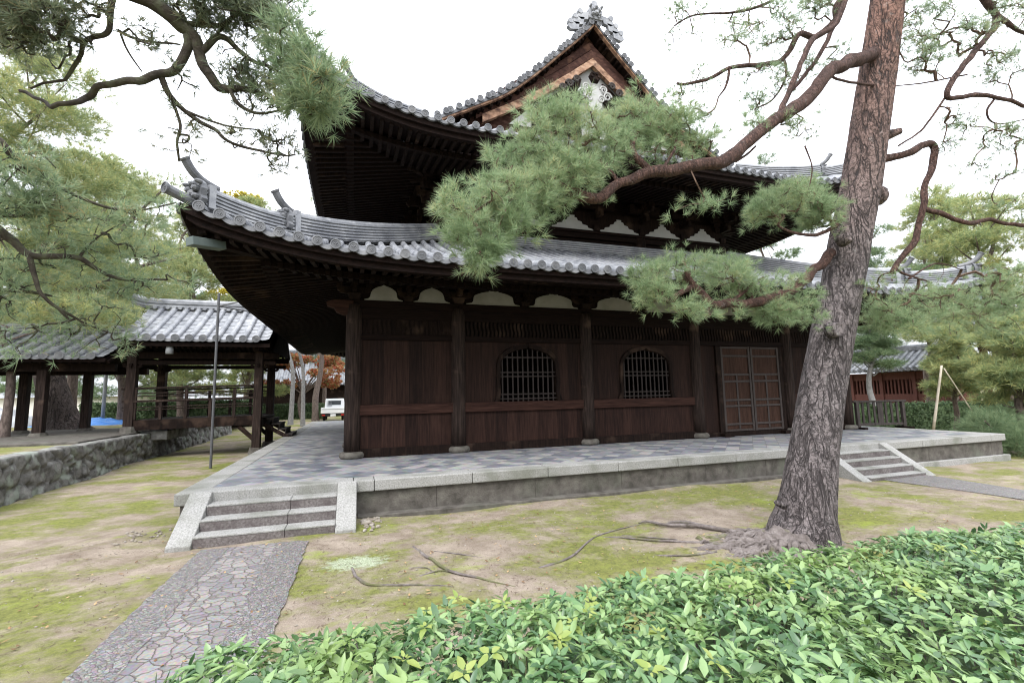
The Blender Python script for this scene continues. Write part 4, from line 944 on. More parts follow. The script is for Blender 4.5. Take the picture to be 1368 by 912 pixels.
for x in (X1+.05, X0+.02):
    g = MB(); g.add([(x, 18.2, 3.86), (x, 20.55, 5.34), (x, 22.9, 3.86), (x, 22.9, 3.70), (x, 20.55, 5.02), (x, 18.2, 3.70)], [(0,1,4,5), (1,2,3,4)]); g.add([(x+.06, 18.2, 3.86), (x+.06, 20.55, 5.34), (x+.06, 22.9, 3.86), (x+.06, 22.9, 3.70), (x+.06, 20.55, 5.02), (x+.06, 18.2, 3.70)], [(5,4,1,0), (4,3,2,1), (0,1,2), (5,0,2,3)]); g.build('gable_board', M['wood'], r)
for x in (-7.25, -3.4):
    for y in (19.2, 21.8): tag_post(x, y, .06 if x > -5 else .95, 3.75, .27, cr, .25)
g = MB()
for y in (19.2, 21.8): g.box(X0-.05, X1+.2, y-.09, y+.09, 3.50, 3.72); g.box(X0-.0, X1+.1, y-.07, y+.07, 3.28, 3.42)
for x in (-7.25, -3.4): g.box(x-.08, x+.08, 18.5, 22.5, 3.73, 3.88); g.box(x-.07, x+.07, 19.3, 21.7, 3.45, 3.60)
g.build('tie_beam', M['wood'], cr, bevel=.01)
for x, y in ((-7.25, 19.2), (-3.4, 19.2), (-3.4, 21.8), (-7.25, 21.8)):
    g = MB(); bracket(g, x, y-.0, 3.42-.33+.0, .55, .5); g.build('bracket', M['wood'], cr)
for y in (19.2, 21.8):
    g = MB(); g.hexa([(-7.1, y-.10, 1.06), (-3.27, y-.10, 1.12), (-3.27, y+.10, 1.12), (-7.1, y+.10, 1.06), (-7.1, y-.10, 1.40), (-3.27, y-.10, 1.46), (-3.27, y+.10, 1.46), (-7.1, y+.10, 1.40)]); g.build('floor_beam', M['wood'], cr, bevel=.012)
g = MB()
for k in range(16): y = 19.32+k*.152; g.box(-7.1, -3.2, y, y+.148, 1.36, 1.42)
g.build('floor_boards', M['greywood'], cr)
for y in (19.2, 21.8): g = MB(); g.beam((-4.0, y, 1.1), (-3.5, y, .62), .1, .14); g.build('brace', M['wood'], cr)
for y in (19.13, 21.87):
    g = MB(); x0, x1 = -7.5, -3.3
    g.tube([(x0, y, 2.46), (x1+.02, y, 2.54)], .035, 8)
    for z, h, w in ((2.30, .035, .04), (2.20, .03, .04), (2.03, .075, .13), (1.83, .035, .04), (1.74, .03, .04)): g.beam((x0+.05, y, z), (x1, y, z+.07), w, h)
    for k in range(6):
        x = -7.1+k*.74; g.box(x-.045, x+.045, y-.045, y+.045, 1.42, 2.44 if k % 2 == 0 else 2.02)
    g.build('railing', M['column'], cr)
g = MB(); g.box(-3.45, -3.3, 19.3, 21.7, 1.0, 1.3)
for k in range(4):
    z = 1.32-.20*k; x = -3.25+.22*k; g.box(x, x+.30, 19.85, 21.3, z-.055, z)
    g.box(x+.25, x+.28, 19.87, 21.28, z-.20, z-.056)
g.build('stair_treads', M['greywood'], cr, bevel=.008)
for y in (19.80, 21.31): g = MB(); g.beam((-3.3, y, 1.10), (-2.3, y, .50), .06, .14); g.build('stringer', M['column'], cr)
g = MB(); g.box(-7.05, -6.2, 19.4, 21.6, .7, 1.02); g.build('abutment', M['rubble'], cr, bevel=.03)

lp = thing('eave_lamp', (-5.97, 18.42, 3.6), 'small pale grey bell-shaped fixture hanging under the corridor eave', 'lamp')
g = MB(); g.lathe([(.01, .30), (.05, .29), (.10, .24), (.115, .16), (.115, 0), (.10, -.01)], (-5.97, 18.42, 3.60), 14); g.build('lamp_shade', M['grey'], lp, smooth=True)
g = MB(); g.tube([(-5.97, 18.42, 3.86), (-5.97, 18.42, 4.0)], .012, 6); g.build('lamp_stem', M['grey'], lp)

c2 = thing('covered_corridor', (-10.5, 20.5, 1.0), 'lower tiled corridor on plain square posts at the far left, half hidden by pine branches', 'corridor')
c2prof = pinterp([(0, 3.50), (.8, 3.83), (1.6, 4.20), (2.2, 4.50)])
A0, A1 = -20.0, -7.7; am, ah = (A0+A1)/2, (A1-A0)/2
r = gable_roof([lambda u, d, z: (am+u, 18.35+d, z), lambda u, d, z: (am-u, 22.75-d, z)], ah, 2.2, c2prof, .40, .10, c2)
g = MB(); noshi(g, [(A0, 20.55, 4.48), (A1, 20.55, 4.48)], .32, .20, 2, 0, .10); g.build('roof_ridge', M['tile'], r)
g = MB()
for ya, yb in ((18.42, 20.5), (22.7, 20.6)): g.grid([[(x, ya, 3.38), (x, yb, 4.36)] for x in (A0, A1)]); g.box(A0, A1, ya-.03, ya+.03, 3.32, 3.44)
for k in range(50):
    x = A0+.1+k*.25; g.beam((x, 18.45, 3.32), (x, 20.0, 4.04), .07, .09)
g.build('eave_boards', M['soffit'], r)
g = MB()
for y in (19.15, 21.7): g.box(A0, A1-.0, y-.1, y+.1, 3.06, 3.30)
g.build('tie_beam', M['wood'], c2)
for x, y in ((-9.62, 19.15), (-9.55, 21.7), (-11.25, 21.4), (-12.9, 19.15), (-14.5, 21.7)): tag_post(x, y, 1.0, 3.1, .25, c2, .10)

# slim conductor pole beside the platform
pw = thing('metal_pole', (-4.02, 16.1, .1), 'slim grey metal pole standing on the moss left of the platform, stayed to the eave', 'pole')
g = MB(); g.tube([(-4.02, 16.1, .05), (-4.02, 16.05, 5.25)], .038, 8); g.build('pole', M['pole'], pw)
g = MB(); g.tube([(-4.02, 16.05, 4.85), (-3.02, 15.4, 4.98)], .02, 6); g.tube([(-4.02, 16.05, 4.85), (-3.0, 16.9, 4.80)], .02, 6); g.build('stay', M['pole'], pw)

# ------------------------------------------------------------------ things behind
def bed_truck():
    t = thing('parked_truck', (-1.75, 40.5, .25), 'white pickup truck parked behind the temple platform, seen from its tailgate', 'truck')
    x, y, z = -1.75, 40.5, .22; w = .92
    g = MB(); g.box(x-w, x+w, y, y+.06, z+.62, z+1.05); g.box(x-w, x-w+.05, y+.065, y+2.3, z+.62, z+1.05); g.box(x+w-.05, x+w, y+.065, y+2.3, z+.62, z+1.05); g.box(x-w+.051, x+w-.051, y+.065, y+2.3, z+.6, z+.68); g.build('cargo_bed', M['white'], t, bevel=.015)
    for k in (-.55, .0, .55): pass
    g = MB(); g.box(x-w+.04, x+w-.04, y-.012, y-.002, z+.93, z+.96); g.build('tailgate_ledge', M['grey'], t)
    g = MB(); g.hexa([(x-.84, y+2.4, z+.5), (x+.84, y+2.4, z+.5), (x+.84, y+3.9, z+.5), (x-.84, y+3.9, z+.5), (x-.72, y+2.42, z+1.78), (x+.72, y+2.42, z+1.78), (x+.72, y+3.3, z+1.78), (x-.72, y+3.3, z+1.78)]); cb = g.build('cab', M['white'], t, bevel=.05)
    g = MB(); g.box(x-.5, x+.5, y+2.37, y+2.42, z+1.25, z+1.6); g.build('rear_window', M['glass'], cb)
    g = MB()
    for k in range(5): g.box(x-.62, x-.2, y+2.34, y+2.36, z+1.12+k*.1, z+1.15+k*.1)
    g.build('guard_frame', M['grey'], cb)
    g = MB(); g.box(x-.80, x+.80, y+.15, y+3.7, z+.36, z+.6); g.box(x-.88, x+.88, y+.02, y+.10, z+.40, z+.56); g.build('chassis', M['black'], t)
    for sx in (-1, 1):
        for yy in (y+.8, y+3.2):
            g = MB(); g.lathe([(.2, -.09), (.29, -.09), (.31, -.05), (.31, .05), (.29, .09), (.2, .09)], (x+sx*.70, yy, z+.31), 18, (1,0,0)); wh = g.build('wheel', M['black'], t)
            g = MB(); g.lathe([(.19, -.06), (.17, .07), (.05, .09)], (x+sx*.70, yy, z+.31), 14, (sx,0,0)); g.build('rim', M['grey'], wh)
        g = MB(); g.box(x+sx*.72-.12, x+sx*.72+.12, y-.02, y+.018, z+.43, z+.53); g.build('tail_light', M['lens'], t)
    g = MB(); g.box(x-.20, x+.20, y-.025, y+.015, z+.38, z+.55); g.build('number_plate', M['white'], t, bevel=.005)
bed_truck()

def house(name, label, x0, x1, y0, y1, z0, ze, zr, wallm, along='x', over=.7, pitch=.5):
    h = thing(name, ((x0+x1)/2, (y0+y1)/2, z0), label, 'building')
    g = MB(); g.box(x0, x1, y0, y1, z0-.3, ze-.05); g.build('wall', wallm, h)
    if along == 'x':
        cx, hf, w = (x0+x1)/2, (x1-x0)/2+over, (y1-y0)/2+over; T = [lambda u, d, z: (cx+u, y0-over+d, z), lambda u, d, z: (cx-u, y1+over-d, z)]
        rid = [(x0-over, (y0+y1)/2, zr), (x1+over, (y0+y1)/2, zr)]
    else:
        cy, hf, w = (y0+y1)/2, (y1-y0)/2+over, (x1-x0)/2+over; T = [lambda u, d, z: (x0-over+d, cy-u, z), lambda u, d, z: (x1+over-d, cy+u, z)]
        rid = [((x0+x1)/2, y0-over, zr), ((x0+x1)/2, y1+over, zr)]
    pr = pinterp([(0, ze), (w*.5, ze+(zr-ze)*.45), (w, zr)])
    r = gable_roof(T, hf, w, pr, pitch, .13, h); g = MB(); noshi(g, rid, .5, .4, 3, 0, .13); g.build('roof_ridge', M['tile'], r)
    return h
hb = house('temple_building', 'dark low temple building far behind the maple and the parked truck', -11, 6, 56, 63, 0, 3.6, 7.2, M['wood'])
# plaster boundary wall far left
bw = thing('plaster_wall', (-34, 52, .2), 'long pale plaster boundary wall with tiled coping far behind the left corridor', 'wall')
g = MB(); g.box(-60, -16, 52, 52.5, 0, 2.6); g.build('wall_body', M['plaster'], bw)
g = MB(); g.add([(-60.2, 51.5, 2.6), (-15.8, 51.5, 2.6), (-15.8, 52.25, 3.2), (-60.2, 52.25, 3.2), (-60.2, 53, 2.6), (-15.8, 53, 2.6)], [(0,1,2,3), (3,2,5,4), (0,4,5,1), (0,3,4), (1,5,2)]); g.build('coping', M['tile'], bw)

# red ochre buildings on the right
rb = thing('gate_house', (38.5, 24, 0), 'small red ochre gate house with barred windows and bright tiles behind the right hedge', 'building')
bx, by0, by1 = 38.0, 20.6, 27.5
g = MB(); g.box(bx, bx+.2, by0, by1, -.2, 1.5); g.box(bx, bx+.2, by0, by1, 2.55, 3.1); g.box(bx+.2, bx+2.6, by1-.2, by1, -.2, 3.1); g.box(bx+.2, bx+2.6, by0, by0+.2, -.2, 3.1); g.box(bx+2.4, bx+2.6, by0+.2, by1-.2, -.2, 3.1); g.build('wall', M['redwall'], rb)
for k in range(4): y = by0+.1+k*(by1-by0-.2)/3; g = MB(); g.box(bx-.08, bx+.24, y-.12, y+.12, -.2, 3.1); g.build('post', M['redwall'], rb)
g = MB()
for k in range(26): y = by0+.3+k*.255; g.box(bx+.05, bx+.15, y, y+.11, 1.5, 2.55)
g.build('window_bars', M['redwall'], rb)
tcy, thf = (by0+by1)/2, (by1-by0)/2+.5
rr = gable_roof([lambda u, d, z: (bx-1.0+d, tcy-u, z), lambda u, d, z: (bx+3.6-d, tcy+u, z)], thf, 2.3, pinterp([(0, 3.25), (1.1, 3.85), (2.3, 4.7)]), .42, .12, rb)
g = MB(); noshi(g, [(bx+1.3, by0-.5, 4.65), (bx+1.3, by1+.5, 4.65)], .4, .3, 2, 0, .12); g.build('roof_ridge', M['tile'], rr)
rb2 = thing('gate_house', (45, 18.5, 0), 'taller red ochre gate glimpsed between the pines at the far right', 'building')
g = MB()
for y in (15.2, 17.4, 19.6, 21.8):
    for x in (44, 47): g.tube([(x, y, -.2), (x, y, 5.2)], .24, 10)
g.build('post', M['redwall'], rb2)
g = MB(); g.box(43.8, 44.2, 15, 22, 4.6, 5.1); g.box(43.8, 44.2, 15, 22, 3.6, 3.9); g.box(45.4, 45.6, 15, 22, 0, 5); g.build('wall', M['redwall'], rb2)
rr = gable_roof([lambda u, d, z: (42.4+d, 18.5-u, z), lambda u, d, z: (48.8-d, 18.5+u, z)], 4.6, 3.2, pinterp([(0, 5.3), (1.6, 6.2), (3.2, 7.7)]), .42, .12, rb2)

# wooden barrier on the platform
wb = thing('wooden_barrier', (17.2, 11.55, PZ), 'low weathered barrier of upright wooden slats on the platform beyond the last column', 'barrier')
a = Vector((16.40, 11.75, PZ)); b = Vector((18.05, 11.35, PZ)); d = (b-a).normalized(); Z = Vector((0,0,1))
g = MB(); g.beam(a-d*.12+Z*.93, b+d*.12+Z*.93, .10, .06); g.build('top_rail', M['greywood'], wb, bevel=.008)
g = MB(); g.beam(a+Z*.15, b+Z*.15, .05, .08); g.build('bottom_rail', M['greywood'], wb)
for k in range(9):
    p = a.lerp(b, (k+.0)/8); g = MB()
    if k in (0, 8): g.beam(p+Z*0, p+Z*.90, .10, .10, d); g.build('post', M['greywood'], wb)
    elif k == 4: g.beam(p+Z*.19, p+Z*.90, .20, .04, Vector((d.y, -d.x, 0))); g.build('slat', M['greywood'], wb)
    else: g.beam(p+Z*.19, p+Z*.90, .07, .035, Vector((d.y, -d.x, 0))); g.build('slat', M['greywood'], wb)
for p in (a, b): g = MB(); l = Vector((d.y, -d.x, 0)); g.beam(p-l*.32+Z*.03, p+l*.32+Z*.03, .12, .06); g.build('foot', M['wood'], wb)

# tarpaulins and a grey post on the left terrace
def tarp(name, m, c, rx, ry, h, label):
    rows = []
    for j in range(17):
        row = []
        for i in range(25):
            u, v = i/24*2-1, j/16*2-1; q = max(0, 1-u*u)**.5*max(0, 1-v*v)**.5
            row.append((c[0]+u*rx*(1+.1*mnoise.noise((v*3, u, 9))), c[1]+v*ry, c[2]+h*q*(.75+.5*mnoise.noise((u*2.5, v*2.5, 4)))+.05*mnoise.noise((u*9, v*9, 2))*q))
        rows.append(row)
    g = MB(); g.grid(rows); return tag(g.build(name, m, smooth=True), label, 'tarpaulin')
tarp('tarpaulin', M['bluetarp'], (-13.0, 29.5, .93), 1.8, 1.2, .36, 'bright blue tarpaulin lying on the ground behind the left corridor')
tarp('tarpaulin', M['greytarp'], (-18.2, 31.0, .93), 2.6, 1.5, 1.0, 'grey tarpaulin heap at the far left beyond the corridor posts')
p = at(137, 560, 30); g = MB(); g.tube([(p.x, p.y, .7), (p.x, p.y, 4.0)], .09, 8); tag(g.build('grey_post', M['grey'], smooth=True), 'plain pale grey post standing beside the blue tarpaulin', 'post')

# ------------------------------------------------------------------ foliage
def unit(a): return a/np.maximum(1e-6, np.linalg.norm(a, axis=1, keepdims=True))
def needles(P, D, L, n, w, lo=.25, hi=1.25, back=.35):
    """n thin triangular needles fanning out of every tuft; P points, D directions, L needle length"""
    P = np.repeat(P, n, 0); D = np.repeat(unit(D), n, 0); L = np.repeat(L, n)*rng.uniform(.7, 1.1, len(P))
    q = unit(np.cross(D, rng.normal(size=P.shape))); a = rng.uniform(lo, hi, len(P))
    d = D*np.cos(a)[:, None]+q*np.sin(a)[:, None]; d[:, 2] -= .06
    b = P - D*(rng.uniform(0, back, len(P))*L)[:, None]
    s = unit(np.cross(d, rng.normal(size=P.shape)))*w*rng.uniform(.8, 1.2, len(P))[:, None]
    V = np.stack([b-s*.5, b+s*.5, b+d*L[:, None]*.55+s*.42, b+d*L[:, None]], 1).reshape(-1, 3); V2 = V
    F = (np.arange(len(P))[:, None]*4+np.array([[0, 1, 2, 3]])); return V2, F
def in_pads(pads, n, keep=.0, freq=2.2, flat=.0):
    """points spread through ellipsoidal pads (cx,cy,cz,rx,ry,rz,weight), thinned by noise so that gaps show"""
    w = np.array([p[6] if len(p) > 6 else p[3]*p[5] for p in pads]); w = w/w.sum(); out = []; dirs = []
    while len(out) < n:
        p = pads[rng.choice(len(pads), p=w)]
        v = rng.normal(size=3); v /= np.linalg.norm(v); r_ = rng.uniform(.15, 1)**.5
        q = np.array([p[0]+v[0]*p[3]*r_, p[1]+v[1]*p[4]*r_, p[2]+v[2]*p[5]*r_])
        if mnoise.noise(tuple(q*freq)) < keep and random.random() < .85: continue
        out.append(q); dirs.append(v*np.array([1, 1, .6])+np.array([0, 0, .55]))
    return np.array(out), np.array(dirs)
def limb_tube(mb, pts, r0, r1, n=9, sub=5, wob=.35):
    P = spline(pts, sub); m = len(P); rad = []
    for i in range(m):
        t = i/(m-1); P[i] = P[i]+Vector([mnoise.noise(tuple(P[i]*3.1+Vector((k*7, 0, 0)))) for k in range(3)])*r0*wob+Vector([mnoise.noise(tuple(P[i]*8.7+Vector((k*5, 3, 0)))) for k in range(3)])*min(.03, r0)*wob*.7; rad.append((r0*(1-t)+r1*t)*(1+.18*mnoise.noise(tuple(P[i]*4))))
    mb.tube(P, rad, n); return P
def spray(mb, P, targets, n_seg=3, r=.012):
    """twigs: every clump joins the nearest point of the limb or of a twig already grown; thicker where more hang on it"""
    nodes = [np.array(tuple(p)) for p in P]; n0 = len(nodes); par = [-1]*n0; T = np.array(targets); A0 = np.array(nodes)
    d0 = np.sqrt(((T[:, None]-A0[None])**2).sum(2)).min(1); buf = np.zeros((n0+2*len(T), 3)); buf[:n0] = A0; cnt = n0
    for i in np.argsort(d0):
        q = T[i]; j = int(np.argmin(((buf[:cnt]-q)**2).sum(1))); a = buf[j].copy(); L_ = np.linalg.norm(q-a)
        m = a*.45+q*.55+rng.normal(size=3)*L_*.13; buf[cnt] = m; buf[cnt+1] = q; par += [j, cnt]; cnt += 2
    w = np.zeros(cnt)
    for k in range(cnt-1, n0-1, -1): w[k] += .5; w[par[k]] += w[k]
    for k in range(n0, cnt, 2):
        a, m, q = Vector(buf[par[k]]), Vector(buf[k]), Vector(buf[k+1]); ra = min(r*2.4, r*.42*max(1, w[k])**.42); rb = min(r*2.4, r*.42*max(.6, w[k+1])**.42)
        mb.tube(spline([a, m, q], 2), [ra, ra*.9, (ra+rb)/2, rb, rb*.8], 4, cap=False)
def sprigs(Pc, Dc, k, spread, L):
    """every clump centre becomes k tufts strung along a few short shoots"""
    n = len(Pc); P = np.repeat(Pc, k, 0); D = np.repeat(unit(Dc), k, 0)
    o = rng.normal(size=P.shape)*spread*np.array([1, 1, .55]); P = P+o+D*spread*.4; D = unit(D*.7+unit(o)*.9+np.array([0, 0, .25])); return P, D, np.full(len(P), L)*rng.uniform(.8, 1.15, len(P))

# far pines: trunk, limbs and layered pads of foliage ------------------
def far_pine(base, h, rad, label, m='farneedle', n=2600, lo=.30, pads=16, lean=(0, 0), name='pine_tree', tr=.2, nl=.26, seed=0, group=None, bark='farbark', cone=.45, nn=11, w=.017, top=.25):
    random.seed(seed); b = Vector(base)
    t = thing(name, base, label, 'tree', group)
    topv = b+Vector((lean[0], lean[1], h)); g = MB()
    ax = [b-Vector((0,0,.3))]+[b.lerp(topv, k/6)+Vector((random.uniform(-1,1), random.uniform(-1,1), 0))*h*.018*min(k, 3) for k in range(1, 6)]+[topv-Vector((0,0,h*.06))]
    A = spline(ax, 4); g.tube(A, [tr*(1.25 if i < 2 else 1)*(1-.85*i/len(A)) for i in range(len(A))], 9); PD = []
    for k in range(pads):
        f = lo+(1-lo)*(k+.5)/pads; a = k*2.4+random.uniform(-.5, .5); R_ = rad*(1-cone*((f-lo)/(1-lo)))*random.uniform(.45, 1.0)
        if f > .93: R_ = rad*.12
        c = b.lerp(topv, f)+Vector((math.cos(a)*R_*.62, math.sin(a)*R_*.62, random.uniform(-.1, .15)*rad)); s = rad*random.uniform(.34, .5)*(1-cone*.5*((f-lo)/(1-lo)))
        PD.append((c.x, c.y, c.z, s, s, s*random.uniform(.22, .36)))
        st = b.lerp(topv, max(.15, f-.08)); g.tube(spline([st, st.lerp(c, .5)+Vector((0,0,-.1)), c], 3), [tr*.30*(1-.8*i/6) for i in range(7)], 5)
    g.build('trunk', M[bark], t, smooth=True)
    Pc, Dc = in_pads(PD, n, .04, 1.5); V, F = needles(Pc, Dc, np.full(n, nl)*rng.uniform(.7, 1.2, n), nn, w, .2, 1.35); raw('crown', V, F, M[m], t); return t
def gp(px, D, z=0):    # ground position D metres away in the direction of a photo column
    d = ray(px, 520); d = Vector((d.x, d.y, 0)).normalized()*D; return (d.x, d.y, z)
def top_h(px, py, D, z=0):     # height of a thing D metres away whose top shows at (px, py)
    d = ray(px, py); k = D/math.hypot(d.x, d.y); return CAM.z+d.z*k-z
BG = [ # px, D, top py, radius, material, tufts, lo, label
 (10, 22, 45, 4.0, 'farneedle', 5600, .30, 'tall pale pine rising behind the far left corridor roof', .95, .13),
 (98, 29, 205, 3.4, 'farneedle', 3400, .25, 'pine with spreading layered crown above the left corridor ridge', .95, .22),
 (165, 33, 245, 3.8, 'farneedle', 3800, .2, 'yellowing pine behind the raised corridor, second from the left', .6, .22),
 (245, 37, 278, 3.8, 'farneedle', 4200, .14, 'broad yellow-green pine directly behind the raised corridor roof', .4, .22),
 (330, 44, 270, 3.8, 'farneedle', 4200, .12, 'yellow-green pine whose top shows beside the curled eave corner', .3, .22),
 (215, 52, 330, 5.0, 'farneedle2', 3600, .1, 'deep green tree far behind the corridor railing', .2, .25),
 (60, 46, 330, 5.0, 'farneedle2', 3600, .1, 'deep green tree mass far behind the big old trunk', .8, .25),
 (440, 60, 430, 4.5, 'farneedle2', 3000, .08, 'round dark tree behind the white truck', .2, .3),
 (1172, 48, 296, 4.2, 'farneedle2', 3600, .25, 'dark green tree top behind the right hip ridge of the lower roof', 0, .25),
 (1275, 42, 262, 4.2, 'farneedle', 3600, .50, 'tall thin pine standing behind the right end of the lower roof', 0, .2),
 (1345, 34, 268, 4.4, 'farneedle', 4800, .2, 'big layered pine at the right edge, above the red gate', 0, .24),
 (1166, 30, 418, 1.5, 'farneedle2', 1300, .52, 'small dark pine with grey trunk behind the wooden barrier', 0, .17),
 (1268, 27.5, 440, 1.3, 'farneedle', 1100, .36, 'young pine propped by pale bamboo poles beside the platform corner', 0, .11),
 (1362, 25, 425, 2.0, 'farneedle', 2200, .3, 'spreading yellowish pine in front of the red gate at the far right', 0, .16),
 (1235, 38, 372, 4.0, 'farneedle2', 3000, .68, 'mid green pine above the gate house roof', 0, .2),
]
for i, (px, D, py, rad, m, n, lo, lab, z, tr) in enumerate(BG):
    b = gp(px, D, z); far_pine(b, top_h(px, py, D, z), rad, lab, m, int(n*1.7), lo, 26, (random.uniform(-.4, .4), random.uniform(-.4, .4)), seed=40+i, tr=tr, nl=.20+.004*D, w=.009+.0003*D, bark='palebark' if i == 11 else 'farbark')
for px, py, D, lab in ((1050, 203, 50, 'green treetop just above the upper roof ridge on the right'), (432, 262, 48, 'yellowish treetop between the two left roof corners')):
    b = gp(px, D); far_pine(b, top_h(px, py, D), 3.6, lab, 'farneedle' if px < 600 else 'farneedle2', 2200, .45, 10, seed=int(px), nl=.4, w=.02)
# yellow deciduous tree behind the lower roof
b = gp(318, 52, .2); far_pine(b, top_h(318, 250, 52, .2), 4.0, 'bright yellow autumn tree behind the lower left roof corner', 'yellowleaf', 3400, .3, 14, seed=91, name='deciduous_tree', nl=.3, w=.12, nn=6)
# old leaning pine trunk behind the corridor posts
t = thing('pine_tree', (-11.3, 24.0, .95), 'old pine with a massive plated trunk leaning behind the left corridor posts', 'tree')
g = MB(); b = Vector((-11.35, 24.2, .9)); pts = [b+Vector((.25,0,-.4)), b+Vector((.0,0,.3)), b+Vector((-.45,0,1.6)), b+Vector((-.75,0,3.2)), b+Vector((-.6,0,6)), b+Vector((-.2,0,9))]
P = spline(pts, 6); g.tube(P, [.60*(1-.45*i/len(P))*(1+.75*max(0, 1-i/9)**1.6) for i in range(len(P))], 22, jit=.03); g.build('trunk', M['bigbark'], t, smooth=True)
PD = [(b.x+random.uniform(-4, 4), b.y+random.uniform(-3, 3), random.uniform(6.5, 12), 1.7, 1.7, .6) for k in range(14)]
g = MB()
for p in PD: g.tube(spline([b+Vector((-.4,0,5.2)), Vector(p[:3]).lerp(b+Vector((-.4,0,6)), .5), Vector(p[:3])], 4), [.16*(1-.8*k/8) for k in range(9)], 6)
g.build('limb', M['farbark'], t)
Pc, Dc = in_pads(PD, 3600, -.1, 1.0); V, F = needles(Pc, Dc, np.full(len(Pc), .26), 11, .014); raw('crown', V, F, M['farneedle'], t)
# pale trunks and a brown one behind the platform, with a maple
for px, D, r_, mm, lab in ((389, 37, .22, 'palebark', 'pale grey slender trunk behind the platform, left of a second pale one'), (406, 35.5, .19, 'palebark', 'pale grey straight trunk right at the far corner of the platform'), (423, 41, .34, 'farbark', 'thick brown straight trunk just left of the white truck')):
    b = gp(px, D, .1); far_pine(b, 12, 2.8, lab, 'farneedle2', 1500, .62, 8, (0, 0), seed=int(px), tr=r_*.8, bark=mm, name='tree')
b = gp(405, 45, .2)
t = thing('maple_tree', b, 'orange and red autumn maple behind the pale trunks', 'tree'); bb = Vector(b); g = MB(); g.tube(spline([bb-Vector((0,0,.2)), bb+Vector((-.3,0,1.6)), bb+Vector((.2,0,3.4))], 5), [.16-.008*k for k in range(11)], 7)
PD = [(bb.x+random.uniform(-2.8, 2.8), bb.y+random.uniform(-1.5, 1.5), random.uniform(3.0, 6.0), 1.0, 1.0, .35) for k in range(18)]
for p in PD: g.tube(spline([bb+Vector((0,0,2.2)), Vector(p[:3]).lerp(bb+Vector((0,0,3)), .5), Vector(p[:3])], 3), [.06*(1-.7*k/6) for k in range(7)], 5)
g.build('trunk', M['farbark'], t)
Pc, Dc = in_pads(PD, 2000, -.05, 1.4); V, F = needles(Pc, Dc, np.full(len(Pc), .22), 5, .13, .3, 1.5); raw('crown', V, F, M['maple'], t)

# clipped hedges and shrubs in the distance
def box_hedge(name, label, a, b, width, h, n, leaf=.10, z=0.0):
    t = thing(name, ((a[0]+b[0])/2, (a[1]+b[1])/2, z), label, 'hedge'); A = np.array(a); B = np.array(b); d = (B-A)/np.linalg.norm(B-A); l = np.array([d[1], -d[0]])
    u = rng.uniform(0, 1, n); f = rng.uniform(0, 1, n); s = rng.choice([-1, 1], n); top = f < .4
    off = np.where(top, rng.uniform(-.5, .5, n)*width, s*width*.5); zz = np.where(top, h, rng.uniform(.05, 1, n)*h)
    xy = A+(B-A)*u[:, None]+l*off[:, None]; P = np.column_stack([xy, zz+z])+rng.normal(size=(n, 3))*.06
    D = np.column_stack([l[0]*np.where(top, 0, s), l[1]*np.where(top, 0, s), np.where(top, 1, .35)])+rng.normal(size=(n, 3))*.3
    V, F = needles(P, D, np.full(n, leaf), 5, leaf*.5, .2, 1.4); raw('foliage', V, F, M['hedgeleaf'], t)
    g = MB(); w = width*.46; c = [tuple(A-l*w)+(z-.2,), tuple(B-l*w)+(z-.2,), tuple(B+l*w)+(z-.2,), tuple(A+l*w)+(z-.2,)]; g.hexa(c+[(x, y, z+h*.95) for x, y, _ in c]); g.build('inner_growth', M['hedgeleaf'], t)
box_hedge('clipped_hedge', 'low clipped green hedge behind the platform, left of the parked truck', (-13.5, 46), (-2.8, 46), 1.2, 1.35, 5000, .16, .1)
box_hedge('clipped_hedge', 'clipped green hedge beyond the wooden barrier on the right', (24.2, 17.6), (33.5, 12.6), 1.2, 1.25, 7000, .10, -.15)
box_hedge('clipped_hedge', 'clipped hedge on the terrace behind the raised corridor', (-16, 36), (-6.5, 37), 1.2, 1.3, 4500, .15, .6)
b = gp(1345, 23, -.15); t = thing('shrub', b, 'loose blue-green conifer shrub at the far right beside the platform corner', 'shrub')
PD = [(b[0]+random.uniform(-1.6, 1.6), b[1]+random.uniform(-1.6, 1.6), random.uniform(.1, .95), .8, .8, .4) for k in range(14)]
Pc, Dc = in_pads(PD, 3000, -.2, 2); V, F = needles(Pc, Dc, np.full(len(Pc), .22), 12, .009, .1, .9); raw('foliage', V, F, M['farneedle2'], t)
g = MB()
for p in PD: g.tube([(b[0], b[1], -.2), (p[0], p[1], p[2])], .025, 5)
g.build('stem', M['farbark'], t)
for (p0, p1, lab) in (((1247, 574), (1258, 488), 'pale bamboo prop leaning against the young pine, the nearer of the two'), ((1306, 560), (1261, 492), 'thin pale bamboo prop slanting down to the right from the young pine')):
    a = atd(p0[0], p0[1], 17.5); q = atd(p1[0], p1[1], 17.6); a.z = max(a.z, -.1); g = MB(); d = q-a; g.tube([a-d*.06]+[a.lerp(q, k/5) for k in range(1, 6)], [.05-.003*k for k in range(6)] if p0[0] < 1260 else [.02]*6, 8); tag(g.build('bamboo_prop', M['bamboo'], smooth=True), lab, 'pole', 'bamboo props')

